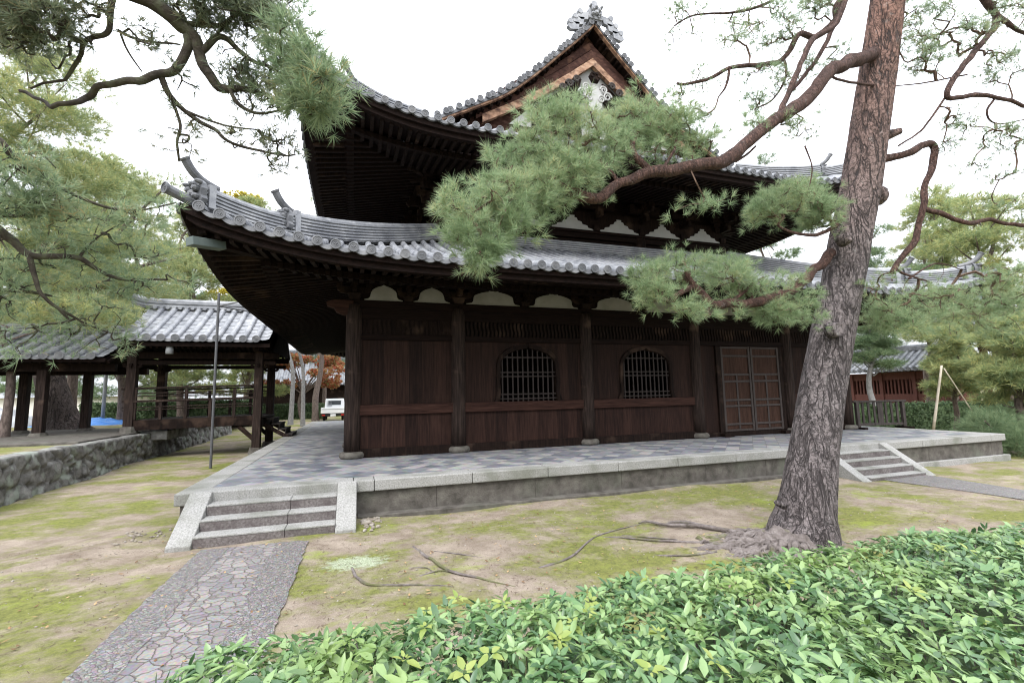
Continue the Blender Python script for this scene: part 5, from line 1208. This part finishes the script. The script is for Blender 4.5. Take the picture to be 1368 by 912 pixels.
# ------------------------------------------------------------------ the red pine in front of the hall
random.seed(11)
rp = thing('red_pine', (5.75, 5.0, 0), 'big leaning red pine with plated bark and twisting orange limbs in front of the hall', 'tree')
TR = [(1073, 735, 5.05, .96), (1074, 705, 5.05, .84), (1077, 675, 5.05, .73), (1087, 600, 5.0, .64), (1102, 500, 4.95, .60), (1121, 400, 4.85, .575), (1135, 320, 4.75, .565), (1149, 250, 4.65, .55), (1163, 160, 4.5, .53), (1176, 70, 4.35, .49), (1187, -10, 4.2, .46), (1196, -120, 4.1, .47), (1200, -260, 4.05, .40)]
cs = [at(a, b, c) for a, b, c, d in TR]; cs[0].z = -.35; rs = [d/2*.95 for a, b, c, d in TR]
SP = spline(cs, 8); n = 64; rows = []
for i, p in enumerate(SP):
    k = min(i/8, len(rs)-1.001); r_ = rs[int(k)]*(1-(k % 1))+rs[int(k)+1]*(k % 1); row = []
    for j in range(n+1):
        a = 2*math.pi*(j % n)/n; v = Vector((math.cos(a), math.sin(a), 0)); flare = max(0, 1-max(0, p.z)/.55)
        rr = r_*(1+.05*mnoise.noise(tuple(v*1.6+Vector((0,0,p.z*.7))))+.035*mnoise.noise(tuple(v*6+Vector((0,0,p.z*2.2))))+.02*mnoise.noise(tuple(v*14+Vector((0,0,p.z*6))))) + flare*.10*max(0, math.sin(3.0*a+.6))*r_*1.4
        row.append(p+v*rr)
    rows.append(row)
g = MB(); g.grid(rows)
def knot(mb, px, py, Y, r_, ln, d):
    o = at(px, py, Y); d = Vector(d).normalized(); mb.lathe([(r_*1.7, -.12), (r_*1.35, .02), (r_*1.1, ln*.6), (r_*.95, ln), (r_*.55, ln*.93)], o, 12, d)
knot(g, 1133, 318, 4.44, .055, .05, (-.25, -1, 0)); knot(g, 1188, 180, 4.5, .05, .16, (.8, -.4, .25)); knot(g, 1176, 262, 4.62, .10, .06, (.9, -.3, -.1)); knot(g, 1040, 672, 4.95, .028, .06, (-1, -.1, .4)); knot(g, 1120, 440, 4.6, .07, .01, (-.1, -1, 0))
g.build('trunk', M['bark'], rp, smooth=True)
LIMBS = { # (px, py, Y) polyline, r0, r1
 'A': ([(1172,72,4.35),(1140,80,4.2),(1108,97,4.1),(1075,130,4.05),(1040,157,4.0),(1000,187,3.95),(965,216,3.9),(920,224,3.85),(870,232,3.8),(830,246,3.8),(795,264,3.75),(762,256,3.75)], .135, .055),
 'A2': ([(872,231,3.8),(848,208,3.85),(846,188,3.9),(858,165,3.95),(872,130,4.0)], .055, .02),
 'A3': ([(1040,157,4.0),(1052,125,4.05),(1070,85,4.1),(1086,52,4.15),(1118,30,4.2),(1135,-20,4.2)], .05, .05),
 'A4': ([(965,216,3.9),(985,214,4.0),(1010,196,4.1)], .03, .015),
 'A5': ([(790,262,3.75),(760,250,3.7),(720,240,3.7),(670,262,3.65),(630,285,3.6)], .035, .014),
 'A6': ([(830,246,3.8),(800,215,3.85),(760,205,3.9),(720,185,3.9)], .035, .012),
 'A7': ([(880,231,3.8),(900,200,3.9),(905,165,4.0)], .03, .012),
 'B': ([(1108,338,4.75),(1085,366,4.6),(1050,390,4.45),(1010,404,4.4),(976,405,4.35),(955,406,4.3),(938,393,4.3),(922,378,4.3),(919,360,4.3)], .10, .05),
 'B2': ([(926,384,4.3),(908,390,4.25),(893,403,4.2)], .05, .03),
 'B3': ([(976,405,4.35),(1000,385,4.5),(1020,370,4.6)], .04, .015),
 'C': ([(1126,290,4.6),(1112,304,4.5),(1090,313,4.5),(1062,311,4.5),(1040,300,4.55)], .05, .02),
 'D': ([(1172,212,4.5),(1195,209,4.4),(1220,203,4.3),(1246,190,4.3),(1248,215,4.3),(1238,250,4.3),(1231,282,4.3),(1222,320,4.35),(1200,352,4.4),(1192,366,4.4)], .085, .045),
 'D2': ([(1233,278,4.3),(1262,287,4.3),(1292,299,4.2),(1320,294,4.2),(1345,299,4.1),(1390,303,4.0)], .055, .035),
 'D3': ([(1196,360,4.4),(1215,368,4.4),(1245,378,4.5)], .03, .012), 'D4': ([(1215,372,4.4),(1250,352,4.5),(1285,360,4.6)], .022, .008),
 'E': ([(1190,-60,4.2),(1150,-20,4.3),(1120,5,4.4),(1117,28,4.4),(1088,50,4.5),(1066,46,4.5),(1048,78,4.6),(1015,86,4.6),(975,92,4.7),(935,110,4.8),(905,112,4.8)], .09, .022),
 'E2': ([(1048,78,4.6),(1050,100,4.6),(1035,130,4.65),(1010,145,4.7)], .03, .012), 'E3': ([(1117,28,4.4),(1095,75,4.35),(1060,118,4.3),(1045,140,4.3)], .045, .03),
 'E4': ([(975,92,4.7),(970,115,4.7),(960,130,4.75)], .03, .012), 'E5': ([(1085,-60,4.6),(1040,-5,4.7),(990,15,4.8),(930,20,4.9),(900,35,4.9)], .04, .012),
 'F': ([(1200,-150,4.1),(1280,-60,4.0),(1312,-5,4.0),(1330,22,4.0),(1318,52,4.0),(1292,82,4.0),(1272,112,4.0),(1268,130,4.0),(1300,128,4.0),(1330,130,3.95),(1368,140,3.9),(1420,150,3.8)], .085, .03),
 'F2': ([(1330,22,4.0),(1350,35,3.9),(1400,60,3.8)], .06, .03), 'F3': ([(1270,120,4.0),(1250,148,4.1),(1230,175,4.2),(1200,195,4.3)], .025, .015),
 'F4': ([(1330,130,3.95),(1318,150,4.0),(1330,165,4.0),(1368,160,3.9)], .025, .01), 'F5': ([(1292,100,4.0),(1240,110,4.1),(1196,115,4.2)], .018, .01),
 'G': ([(1170,115,4.35),(1150,112,4.2),(1118,106,4.1),(1106,96,4.1)], .03, .02), 'H': ([(1075,195,4.0),(1085,225,4.0),(1078,262,4.05)], .014, .006),
}
paths = {}
for k, (P, r0, r1) in LIMBS.items():
    g = MB(); paths[k] = limb_tube(g, [at(*p) for p in P], r0*.68, r1*.75, 12 if r0 > .07 else 7, wob=.55); g.build('limb', M['limb'], rp, smooth=True)
def px_pads(lst):
    out = []
    for px, py, Y, rx, ry, *w in lst:
        c = at(px, py, Y); s = (c-CAM).length/FPX/ (ray(px, py).length/1.0)*1.0
        D = (c-CAM).dot(FW); m = D/FPX
        out.append((c.x, c.y, c.z, rx*m, max(.16, min(.6, (rx+ry)*m*.45)), ry*m, rx*ry*(w[0] if w else 1)))
    return out
def foliage(parent, pads, limbs, n, k, spread, L, nn, w, m, keep, freq=2.4, twig='twig', tr=.009):
    Pc, Dc = in_pads(pads, n, keep, freq); mb = MB(); allp = [p for l in limbs for p in l]; spray(mb, allp, Pc, 3, tr); mb.build('twigs', M[twig], parent)
    P, D, L_ = sprigs(Pc, Dc, k, spread, L); V, F = needles(P, D, L_, nn, w); raw('crown', V, F, M[m], parent)
PA = px_pads([(645,285,3.65,50,42),(606,270,3.6,16,12),(628,326,3.6,26,24,2.2),(660,318,3.65,18,20,1.6),(638,345,3.6,14,12,2),(664,225,3.8,28,24),(708,202,3.85,46,28),(690,262,3.7,44,34),(768,176,3.95,56,26),(830,166,4.0,50,26),(880,180,4.05,30,26),(760,235,3.8,40,22),(805,205,3.9,46,24),(735,255,3.7,30,22),(812,280,3.75,22,14,.6),(798,298,3.75,12,8,.5),(855,200,3.95,38,20),(858,146,4.05,30,16,1.5),(892,168,4.05,32,22,1.8),(926,188,4.05,28,14,1.6),(848,128,4.05,16,8,1.5),(780,140,4.0,30,12),(930,205,4.0,22,10,1.2),(925,280,3.8,18,14,.5),(948,272,3.8,20,14,.5),(905,285,3.8,10,14,.4),(720,145,3.9,36,18),(690,310,3.65,30,20,.8),(910,205,4.0,36,16,.8),(1010,170,4.1,22,12,.3),(940,195,4.0,25,14,.4)])
foliage(rp, PA, [paths[k] for k in ('A', 'A2', 'A5', 'A6', 'A7', 'A4')], 640, 4, .075, .108, 30, .0034, 'needle', .08, 3.6)
PB = px_pads([(872,383,4.3,22,32),(905,358,4.4,38,20),(960,362,4.5,48,24),(1010,388,4.5,46,26),(1060,392,4.5,36,24),(1040,420,4.4,26,14),(905,412,4.2,30,15),(885,398,4.2,26,18),(990,370,4.6,40,20),(1080,420,4.6,22,14),(940,420,4.2,14,8,.5),(985,418,4.3,12,8,.5)])
foliage(rp, PB, [paths[k] for k in ('B', 'B2', 'B3')], 300, 4, .075, .108, 30, .0034, 'needle', .07, 3.6)
PC_ = px_pads([(1050,272,4.6,52,28),(1095,285,4.6,28,24),(1025,288,4.6,26,20),(1080,255,4.7,36,14)])
foliage(rp, PC_, [paths['C']], 215, 4, .075, .108, 30, .0034, 'needle', .0, 3.6)
PD_ = px_pads([(1180,392,4.5,34,26),(1220,412,4.6,46,26),(1200,425,4.7,50,18),(1265,400,4.7,44,28),(1310,395,4.7,46,32),(1345,380,4.5,36,30),(1290,430,4.8,50,20),(1340,425,4.7,40,24),(1170,425,4.8,26,18)])
foliage(rp, PD_, [paths[k] for k in ('D', 'D3', 'D4')], 310, 4, .09, .108, 28, .0036, 'needle', .04, 3.2)
PE = px_pads([(925,25,4.9,34,22),(1010,18,4.8,60,22),(985,50,4.7,30,20),(950,108,4.8,36,16),(905,130,4.9,20,12),(1000,140,4.7,36,12),(1035,40,4.6,34,30),(1060,95,4.5,30,20),(1090,10,4.5,30,18),(930,150,4.8,22,10),(1075,165,4.2,40,14,.6),(1020,110,4.6,34,18),(890,60,4.9,16,18),(1120,70,4.3,16,16),(1250,30,4.1,46,34),(1215,70,4.2,26,26),(1300,55,4.0,30,24),(1345,90,3.9,34,24),(1290,160,4.0,36,12),(1345,185,3.9,36,16),(1240,85,4.1,36,16),(1345,20,3.9,30,24),(1300,225,4.1,26,10,.6),(1350,240,3.9,30,14,.6),(1345,265,4.0,30,10,.6),(1210,20,4.2,20,30),(1270,195,4.2,24,10,.5)])
foliage(rp, PE, [paths[k] for k in ('E', 'E2', 'E3', 'E4', 'E5', 'F', 'F2', 'F3', 'F4', 'F5', 'A3')], 900, 3, .05, .095, 14, .0044, 'needle2', .04, 3.0, tr=.009)
PF = px_pads([(1010,175,4.05,16,10),(1060,160,4.0,22,10),(1085,262,4.0,10,8)])
foliage(rp, PF, [paths['A'], paths['H']], 26, 4, .05, .10, 20, .0034, 'needle', -.3)
# root plate
g = MB()
def root(pts, r0, r1, sub=6, n=9, j=.0):
    P = spline([Vector((x, y, gz(x, y)+z)) for x, y, z in pts], sub)
    for i, p in enumerate(P): P[i] = p+Vector((mnoise.noise(tuple(p*5)), mnoise.noise(tuple(p*5+Vector((9,0,0)))), .4*mnoise.noise(tuple(p*6))))*r0*.8
    g.tube(P, [(r0*(1-i/(len(P)-1))+r1*i/(len(P)-1))*(1+.25*mnoise.noise(tuple(p*7))) for i, p in enumerate(P)], n)
random.seed(5)
def mound(x, y):
    dx, dy = x-5.55, y-5.0; a = math.atan2(dy/.78, dx); R_ = 1.45 if dx < 0 else .75; rr = min(1, math.hypot(dx/R_, dy/.78))
    return gz(x, y)+.24*(1-rr)**1.1+.09*mnoise.noise((x*4, y*4, 0))*(1-rr*.5)+.11*abs(mnoise.noise((x*7, y*7, 1)))+.05*abs(mnoise.noise((x*17, y*17, 1)))-.09
for k in range(150):
    a = random.uniform(math.pi*.70, math.pi*1.38); r0_ = random.uniform(.35, 1.15); ln = random.uniform(.25, .65); a2 = a+random.uniform(-.9, .9); x, y = 5.55+math.cos(a)*r0_, 5.0+math.sin(a)*r0_*.6; P_ = []
    for q in range(7):
        P_.append(Vector((x, y, mound(x, y)+.008*(1 if 0 < q < 6 else -3)))); a2 += random.uniform(-.45, .45); x += math.cos(a2)*ln/6; y += math.sin(a2)*ln/6
    rr_ = random.choice((.012, .018, .028, .042)); P2 = spline(P_, 3); g.tube(P2, [rr_*(1.1-.7*i/len(P2))*(1+.3*mnoise.noise(tuple(p*9))) for i, p in enumerate(P2)], 7)
for pts, r0 in (([(5.1,5.45,.03),(4.75,5.9,.04),(4.45,6.15,.035),(4.3,6.45,.04),(4.2,6.55,.0)], .036), ([(5.0,5.8,.0),(4.7,6.2,.03),(4.5,6.3,.0)], .035), ([(4.5,5.3,.0),(4.0,5.6,.015),(3.5,6.1,.012),(3.2,6.2,-.02)], .018), ([(4.3,5.0,.0),(3.8,5.05,.012),(3.5,5.35,-.02)], .016)): root(pts, r0, .01)
g.build('root', M['root'], rp, smooth=True)
g = MB(); rows = []
for i in range(41):
    row = []
    for j in range(121):
        a = 6.2832*(j % 120)/120; rr = i/40; dx = math.cos(a); R_ = (1.45 if dx < 0 else .75)
        x = 5.55+math.cos(a)*rr*R_; y = 5.0+math.sin(a)*rr*.78; z = mound(x, y) if rr < .97 else gz(x, y)-.06
        row.append((x, y, z))
    rows.append(row)
g.grid(rows); g.build('root_mound', M['root'], rp, smooth=True)
# surface roots on the moss
g = MB()
def sroot(lst, r0):
    root([(p.x, p.y, z) for (px, py, z) in lst for p in [atz(px, py, 0)]], r0, r0*.35, 7, 6)
sroot([(552,728,-.01),(575,748,.012),(600,766,.015),(640,776,.012),(700,786,-.01)], .022)
sroot([(470,757,-.01),(480,775,.012),(500,783,.012),(560,785,.008),(610,786,-.01)], .02)
sroot([(580,735,-.01),(615,742,.008),(660,748,-.012)], .012); sroot([(560,770,-.01),(590,765,.01),(620,772,-.01)], .012)
sroot([(720,757,-.01),(762,742,.012),(800,712,.012),(870,695,-.01)], .02); sroot([(830,712,-.01),(865,716,.01),(905,722,.02)], .018); sroot([(545,758,-.01),(570,760,.006),(585,772,-.01)], .008)
tag(g.build('surface_root', M['root'], smooth=True), None, None, kind='stuff')

# ------------------------------------------------------------------ pine reaching in from the left, close to the camera
lp_ = thing('pine_tree', (-4.4, 1.6, 0), 'dark gnarled pine limbs reaching in from beyond the top left of the view', 'tree')
g = MB(); trunk = spline([Vector((-4.4,1.6,-.3)), Vector((-4.35,1.65,1.5)), Vector((-4.1,1.9,3.5)), Vector((-3.6,2.4,5.2)), Vector((-3.4,2.6,6.5)), Vector((-3.6,2.6,8.5))], 5); g.tube(trunk, [.26*(1-.6*i/len(trunk)) for i in range(len(trunk))], 14); g.build('trunk', M['mossbranch'], lp_, smooth=True)
LL = {
 'a': ([(90,-110,3.0),(130,-40,3.1),(172,-2,3.2),(205,22,3.25),(232,42,3.3),(252,52,3.3),(266,78,3.3),(285,104,3.3),(303,118,3.3),(325,120,3.3),(345,130,3.3)], .075, .022),
 'b': ([(250,52,3.3),(247,72,3.3),(232,92,3.3),(205,101,3.3),(170,103,3.3),(138,108,3.35),(115,118,3.4),(104,130,3.4),(85,138,3.4),(60,132,3.5),(20,122,3.6)], .042, .012),
 'c': ([(130,-60,3.1),(155,-5,3.2),(148,20,3.2),(140,45,3.25),(118,56,3.3),(90,95,3.4),(40,115,3.5)], .034, .008),
 'd': ([(262,75,3.3),(275,62,3.3),(298,54,3.3),(320,68,3.3),(350,85,3.25),(380,100,3.2),(410,105,3.1)], .03, .010),
 'e': ([(215,100,3.3),(228,128,3.35),(250,148,3.4),(285,168,3.4),(310,188,3.4),(345,195,3.4),(385,205,3.4)], .026, .007),
 'f': ([(305,118,3.3),(318,138,3.3),(335,148,3.3),(362,150,3.3),(388,145,3.3)], .020, .007),
 'g': ([(232,38,3.3),(262,34,3.3),(290,40,3.25),(320,20,3.2),(350,0,3.2)], .03, .01),
 'h': ([(228,128,3.35),(240,160,3.4),(236,190,3.4),(238,215,3.45)], .016, .008), 'i': ([(250,148,3.4),(300,165,3.4),(345,172,3.4)], .013, .005),
 'j': ([(155,40,3.25),(190,55,3.3),(240,62,3.3)], .014, .006), 'k': ([(140,-40,3.1),(60,-10,3.2),(20,20,3.3),(-20,60,3.4)], .03, .01), 'l': ([(160,45,3.25),(175,75,3.3),(190,95,3.3)], .010, .005),
 'm': ([(350,85,3.25),(390,60,3.1),(410,40,3.05)], .016, .006), 'n': ([(140,-60,3.1),(230,-30,3.1),(330,-20,3.1),(400,-10,3.0)], .04, .012)}
lp_paths = {}
for k, (P, r0, r1) in LL.items():
    g = MB(); lp_paths[k] = limb_tube(g, [at(*p) for p in P], r0*.72, r1*.8, 9 if r0 > .04 else 6, wob=1.5); g.build('limb', M['mossbranch'], lp_, smooth=True)
allp = list(lp_paths.values())
PL = px_pads([(415,105,3.0,42,46,1.6),(440,130,2.95,24,28,1.4),(395,60,3.05,24,30,1.3),(400,150,3.05,26,22,1.3),(380,95,3.15,34,40)])
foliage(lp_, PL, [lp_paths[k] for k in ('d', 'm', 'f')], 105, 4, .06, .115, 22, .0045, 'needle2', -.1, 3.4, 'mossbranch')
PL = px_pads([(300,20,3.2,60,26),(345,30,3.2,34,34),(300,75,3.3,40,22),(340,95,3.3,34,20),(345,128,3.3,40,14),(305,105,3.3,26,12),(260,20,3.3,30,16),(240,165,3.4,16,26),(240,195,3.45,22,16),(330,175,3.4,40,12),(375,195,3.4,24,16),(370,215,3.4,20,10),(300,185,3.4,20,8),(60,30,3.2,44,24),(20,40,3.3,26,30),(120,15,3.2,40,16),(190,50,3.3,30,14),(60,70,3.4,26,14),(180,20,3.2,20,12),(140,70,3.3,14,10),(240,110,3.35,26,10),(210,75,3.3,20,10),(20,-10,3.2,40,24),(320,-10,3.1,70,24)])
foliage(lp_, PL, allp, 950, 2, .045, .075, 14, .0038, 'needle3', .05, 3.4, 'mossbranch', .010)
l2 = thing('pine_tree', (-6.0, 4.6, 0), 'soft green pine boughs spreading in from the left edge in front of the corridor roof', 'tree')
g = MB(); trunk = spline([Vector((-6.1,5.2,-.3)), Vector((-6.0,5.4,1.5)), Vector((-5.7,5.7,3.0)), Vector((-5.4,6,4.6)), Vector((-5.5,6.2,6))], 5); g.tube(trunk, [.24*(1-.6*i/len(trunk)) for i in range(len(trunk))], 14); g.build('trunk', M['bark'], l2, smooth=True)
L2 = {
 'a': ([(-60,290,6.6),(-10,305,6.6),(15,322,6.6),(40,340,6.6),(75,342,6.6),(105,345,6.7),(130,362,6.8),(160,372,6.9),(195,374,7.0),(225,374,7.0)], .055, .012),
 'b': ([(40,340,6.6),(45,365,6.6),(55,390,6.6),(75,410,6.7),(90,425,6.8)], .035, .010), 'c': ([(-60,170,6.0),(-5,185,6.0),(18,208,6.1),(40,215,6.2),(60,240,6.3),(80,270,6.4)], .04, .010),
 'd': ([(-60,280,6.5),(0,288,6.5),(30,290,6.5),(52,288,6.5)], .035, .012), 'e': ([(-60,385,7.0),(0,388,7.0),(50,392,7.0),(70,396,7.0)], .035, .01), 'f': ([(60,240,6.3),(110,265,6.5),(160,280,6.6),(205,278,6.6),(235,270,6.6)], .022, .007),
 'g': ([(105,345,6.7),(125,320,6.7),(160,300,6.7)], .018, .006), 'h': ([(18,208,6.1),(50,203,6.1),(75,225,6.2)], .018, .006), 'i': ([(75,410,6.7),(110,430,7.0),(150,445,7.3)], .02, .006)}
l2p = []
for k, (P, r0, r1) in L2.items():
    g = MB(); l2p.append(limb_tube(g, [at(*p) for p in P], r0, r1, 8, wob=.5)); g.build('limb', M['mossbranch'], l2, smooth=True)
PL = px_pads([(25,255,6.3,40,40),(75,270,6.4,40,40),(110,300,6.6,44,36),(150,300,6.7,40,28),(195,290,6.7,30,20),(232,272,6.6,16,10,.8),(40,310,6.6,44,30),(150,335,6.8,40,24),(200,330,6.9,34,20),(60,365,6.7,50,26),(20,390,6.9,36,24),(110,385,6.9,44,24),(170,385,7.0,44,16),(225,378,7.0,34,14),(70,425,7.1,60,22),(20,445,7.2,44,26),(120,440,7.3,44,20),(150,420,7.2,26,18),(150,465,7.4,22,14),(60,465,7.3,50,14),(20,215,6.1,30,24),(10,350,6.7,30,30)])
foliage(l2, PL, l2p, 400, 3, .10, .135, 16, .0062, 'needle2', .12, 2.0, 'mossbranch', .012)

# ------------------------------------------------------------------ broad-leaved hedge in the foreground
hg = thing('leafy_hedge', (3, 2, 0), 'broad glossy-leaved low hedge filling the foreground below the red pine', 'hedge')
def hedge_top(x, y): return .83+.02*smoothstep(2.5, 6, x)+.05*mnoise.noise((x*1.1, y*1.1, 0))+.045*mnoise.noise((x*3.1, y*3.1, 2))
def leaves(n_wh, per, f_pos, L, W, m, name, droop=.35):
    C_, A_ = f_pos(n_wh); nn = n_wh*per; C_ = np.repeat(C_, per, 0); A_ = unit(np.repeat(A_, per, 0))
    ph = np.tile(np.arange(per)*2*np.pi/per, n_wh)+np.repeat(rng.uniform(0, 6.28, n_wh), per)+rng.normal(size=nn)*.25
    ref = np.where(np.abs(A_[:, 2:3]) < .9, np.array([[0, 0, 1.]]), np.array([[1., 0, 0]])); u = unit(np.cross(A_, ref)); v = np.cross(A_, u)
    rad = u*np.cos(ph)[:, None]+v*np.sin(ph)[:, None]; el = rng.uniform(-.15, .6, nn)[:, None]
    d = unit(rad*np.cos(el)+A_*np.sin(el)); side = unit(np.cross(d, A_)); up = np.cross(side, d); l = L*rng.uniform(.45, 1.2, nn)[:, None]; w = W*rng.uniform(.8, 1.2, nn)[:, None]*l/L
    dr = rng.uniform(.3, 1.7, nn)[:, None]*droop; fold = .22
    z = np.array([[0, 0, 1.]])
    p0 = C_+d*.01; m1 = C_+d*l*.36-z*dr*l*.06; m2 = C_+d*l*.70-z*dr*l*.22; tp = C_+d*l-z*dr*l*.48
    l1 = m1+side*w*.92+up*w*fold; r1 = m1-side*w*.92+up*w*fold; l2_ = m2+side*w*.72+up*w*fold; r2 = m2-side*w*.72+up*w*fold
    V = np.stack([p0, m1, m2, tp, l1, r1, l2_, r2], 1).reshape(-1, 3); b = np.arange(nn)[:, None]*8
    Q = np.concatenate([b+np.array([[1, 2, 6, 4]]), b+np.array([[1, 5, 7, 2]]), b+np.array([[0, 1, 4, 4]])[:, [0, 1, 2, 3]]*1], 0)
    T = np.concatenate([b+np.array([[0, 1, 4]]), b+np.array([[0, 5, 1]]), b+np.array([[2, 3, 6]]), b+np.array([[2, 7, 3]])], 0)
    Q = np.concatenate([b+np.array([[1, 2, 6, 4]]), b+np.array([[1, 5, 7, 2]])], 0)
    me = bpy.data.meshes.new(name); V = V.astype(np.float32); me.vertices.add(len(V)); me.vertices.foreach_set('co', V.ravel())
    me.loops.add(Q.size+T.size); me.loops.foreach_set('vertex_index', np.concatenate([Q.ravel(), T.ravel()]).astype(np.int32)); me.polygons.add(len(Q)+len(T))
    me.polygons.foreach_set('loop_start', np.concatenate([np.arange(0, Q.size, 4), Q.size+np.arange(0, T.size, 3)]).astype(np.int32)); me.polygons.foreach_set('loop_total', np.concatenate([np.full(len(Q), 4), np.full(len(T), 3)]).astype(np.int32)); me.update(calc_edges=True)
    return link(name, me, m, hg, True)
HX0, HX1, HY0, HY1 = -.96, 9.5, 1.05, 3.0
def hpos(n, dmin=0, dmax=.30, x1=None):
    out = []; ax = []
    while len(out) < n:
        x = random.uniform(HX0, x1 or HX1); y = random.uniform(HY0, HY1)
        if x > 6.5 and random.random() < .5: continue
        e = min(x-HX0, y-HY0+.1, HY1-y-.18*smoothstep(2.5, 6, x), .35); yb = HY1-.18*smoothstep(2.5, 6, x)-.12*mnoise.noise((x*.9, 3, 0))
        if y > yb or x < HX0+.16*(1+mnoise.noise((y*2, 1, 7))): continue
        s = max(0, 1-e/.35); z = hedge_top(x, y)-.28*s*s-random.uniform(dmin, dmax)*random.random()
        gx = (-1 if x-HX0 < .35 else 0)*s; gy = (1 if HY1-y < .35 else (-1 if y-HY0 < .3 else 0))*s
        out.append((x, y, z)); ax.append((gx*.9+random.gauss(0, .28), gy*.8+random.gauss(0, .28)-.12, 1))
    return np.array(out), np.array(ax)
def hside(n):
    out = []; ax = []
    while len(out) < n:
        q = random.random()
        if q < .5: x, y, d = random.uniform(HX0, HX1), HY0-.02+random.uniform(-.05, .1), (0, -1, .6)
        elif q < .85: x, y, d = random.uniform(HX0, HX1), HY1-.12*mnoise.noise((0, 3, 0))+random.uniform(-.1, .04), (0, 1, .6)
        else: x, y, d = HX0+random.uniform(0, .15), random.uniform(HY0, HY1), (-1, 0, .6)
        out.append((x, y, random.uniform(.08, .62))); ax.append((d[0]+random.gauss(0, .3), d[1]+random.gauss(0, .3), d[2]))
    return np.array(out), np.array(ax)
random.seed(21)
leaves(3700, 6, lambda n: hpos(n), .102, .0168, M['leaf'], 'foliage')
leaves(2700, 5, lambda n: hpos(n, 0, .22), .074, .0135, M['leaf'], 'foliage')
leaves(1800, 6, hside, .112, .018, M['leaf'], 'foliage')
def newpos(n):
    P = [atz(*q, .83) for q in ((540,890),(568,850),(702,760),(765,838),(748,872),(880,852),(640,798),(612,812),(786,822),(620,895),(655,880),(870,905))]+[Vector((random.uniform(.3, 4.5), random.uniform(1.6, 2.7), .8)) for k in range(14)]
    P = [p for p in P if HX0+.25 < p.x and HY0 < p.y < HY1-.25][:n]; random.seed(3); return np.array([(p.x, p.y, hedge_top(p.x, p.y)+.015) for p in P]), np.array([(random.gauss(0, .15), -.25+random.gauss(0, .15), 1) for p in P])
NP_ = newpos(99); leaves(len(NP_[0]), 6, lambda n: NP_, .075, .0155, M['newleaf'], 'young_leaves')
g = MB()
for k in range(420):
    x = random.uniform(HX0+.2, 8); y = random.uniform(HY0+.1, HY1-.3-.18*smoothstep(2.5, 6, x)); z = hedge_top(x, y)-random.uniform(.02, .12)
    q = Vector((x+random.uniform(-.12, .12), y+random.uniform(-.12, .12), .15)); g.tube([q, q.lerp(Vector((x, y, z)), .6)+Vector((random.uniform(-.03,.03), 0, 0)), Vector((x, y, z))], [.009, .006, .003], 5)
g.build('twigs', M['root'], hg)
g = MB(); g.grid(field(lin(HX0+.12, HX1, 60), lin(HY0+.1, HY1-.15, 20), lambda x, y: .42+.05*mnoise.noise((x*4, y*4, 0)))); g.box(HX0+.2, HX1, HY0+.2, HY1-.25, -.1, .36); g.build('inner_growth', M['hedgeleaf'], hg)
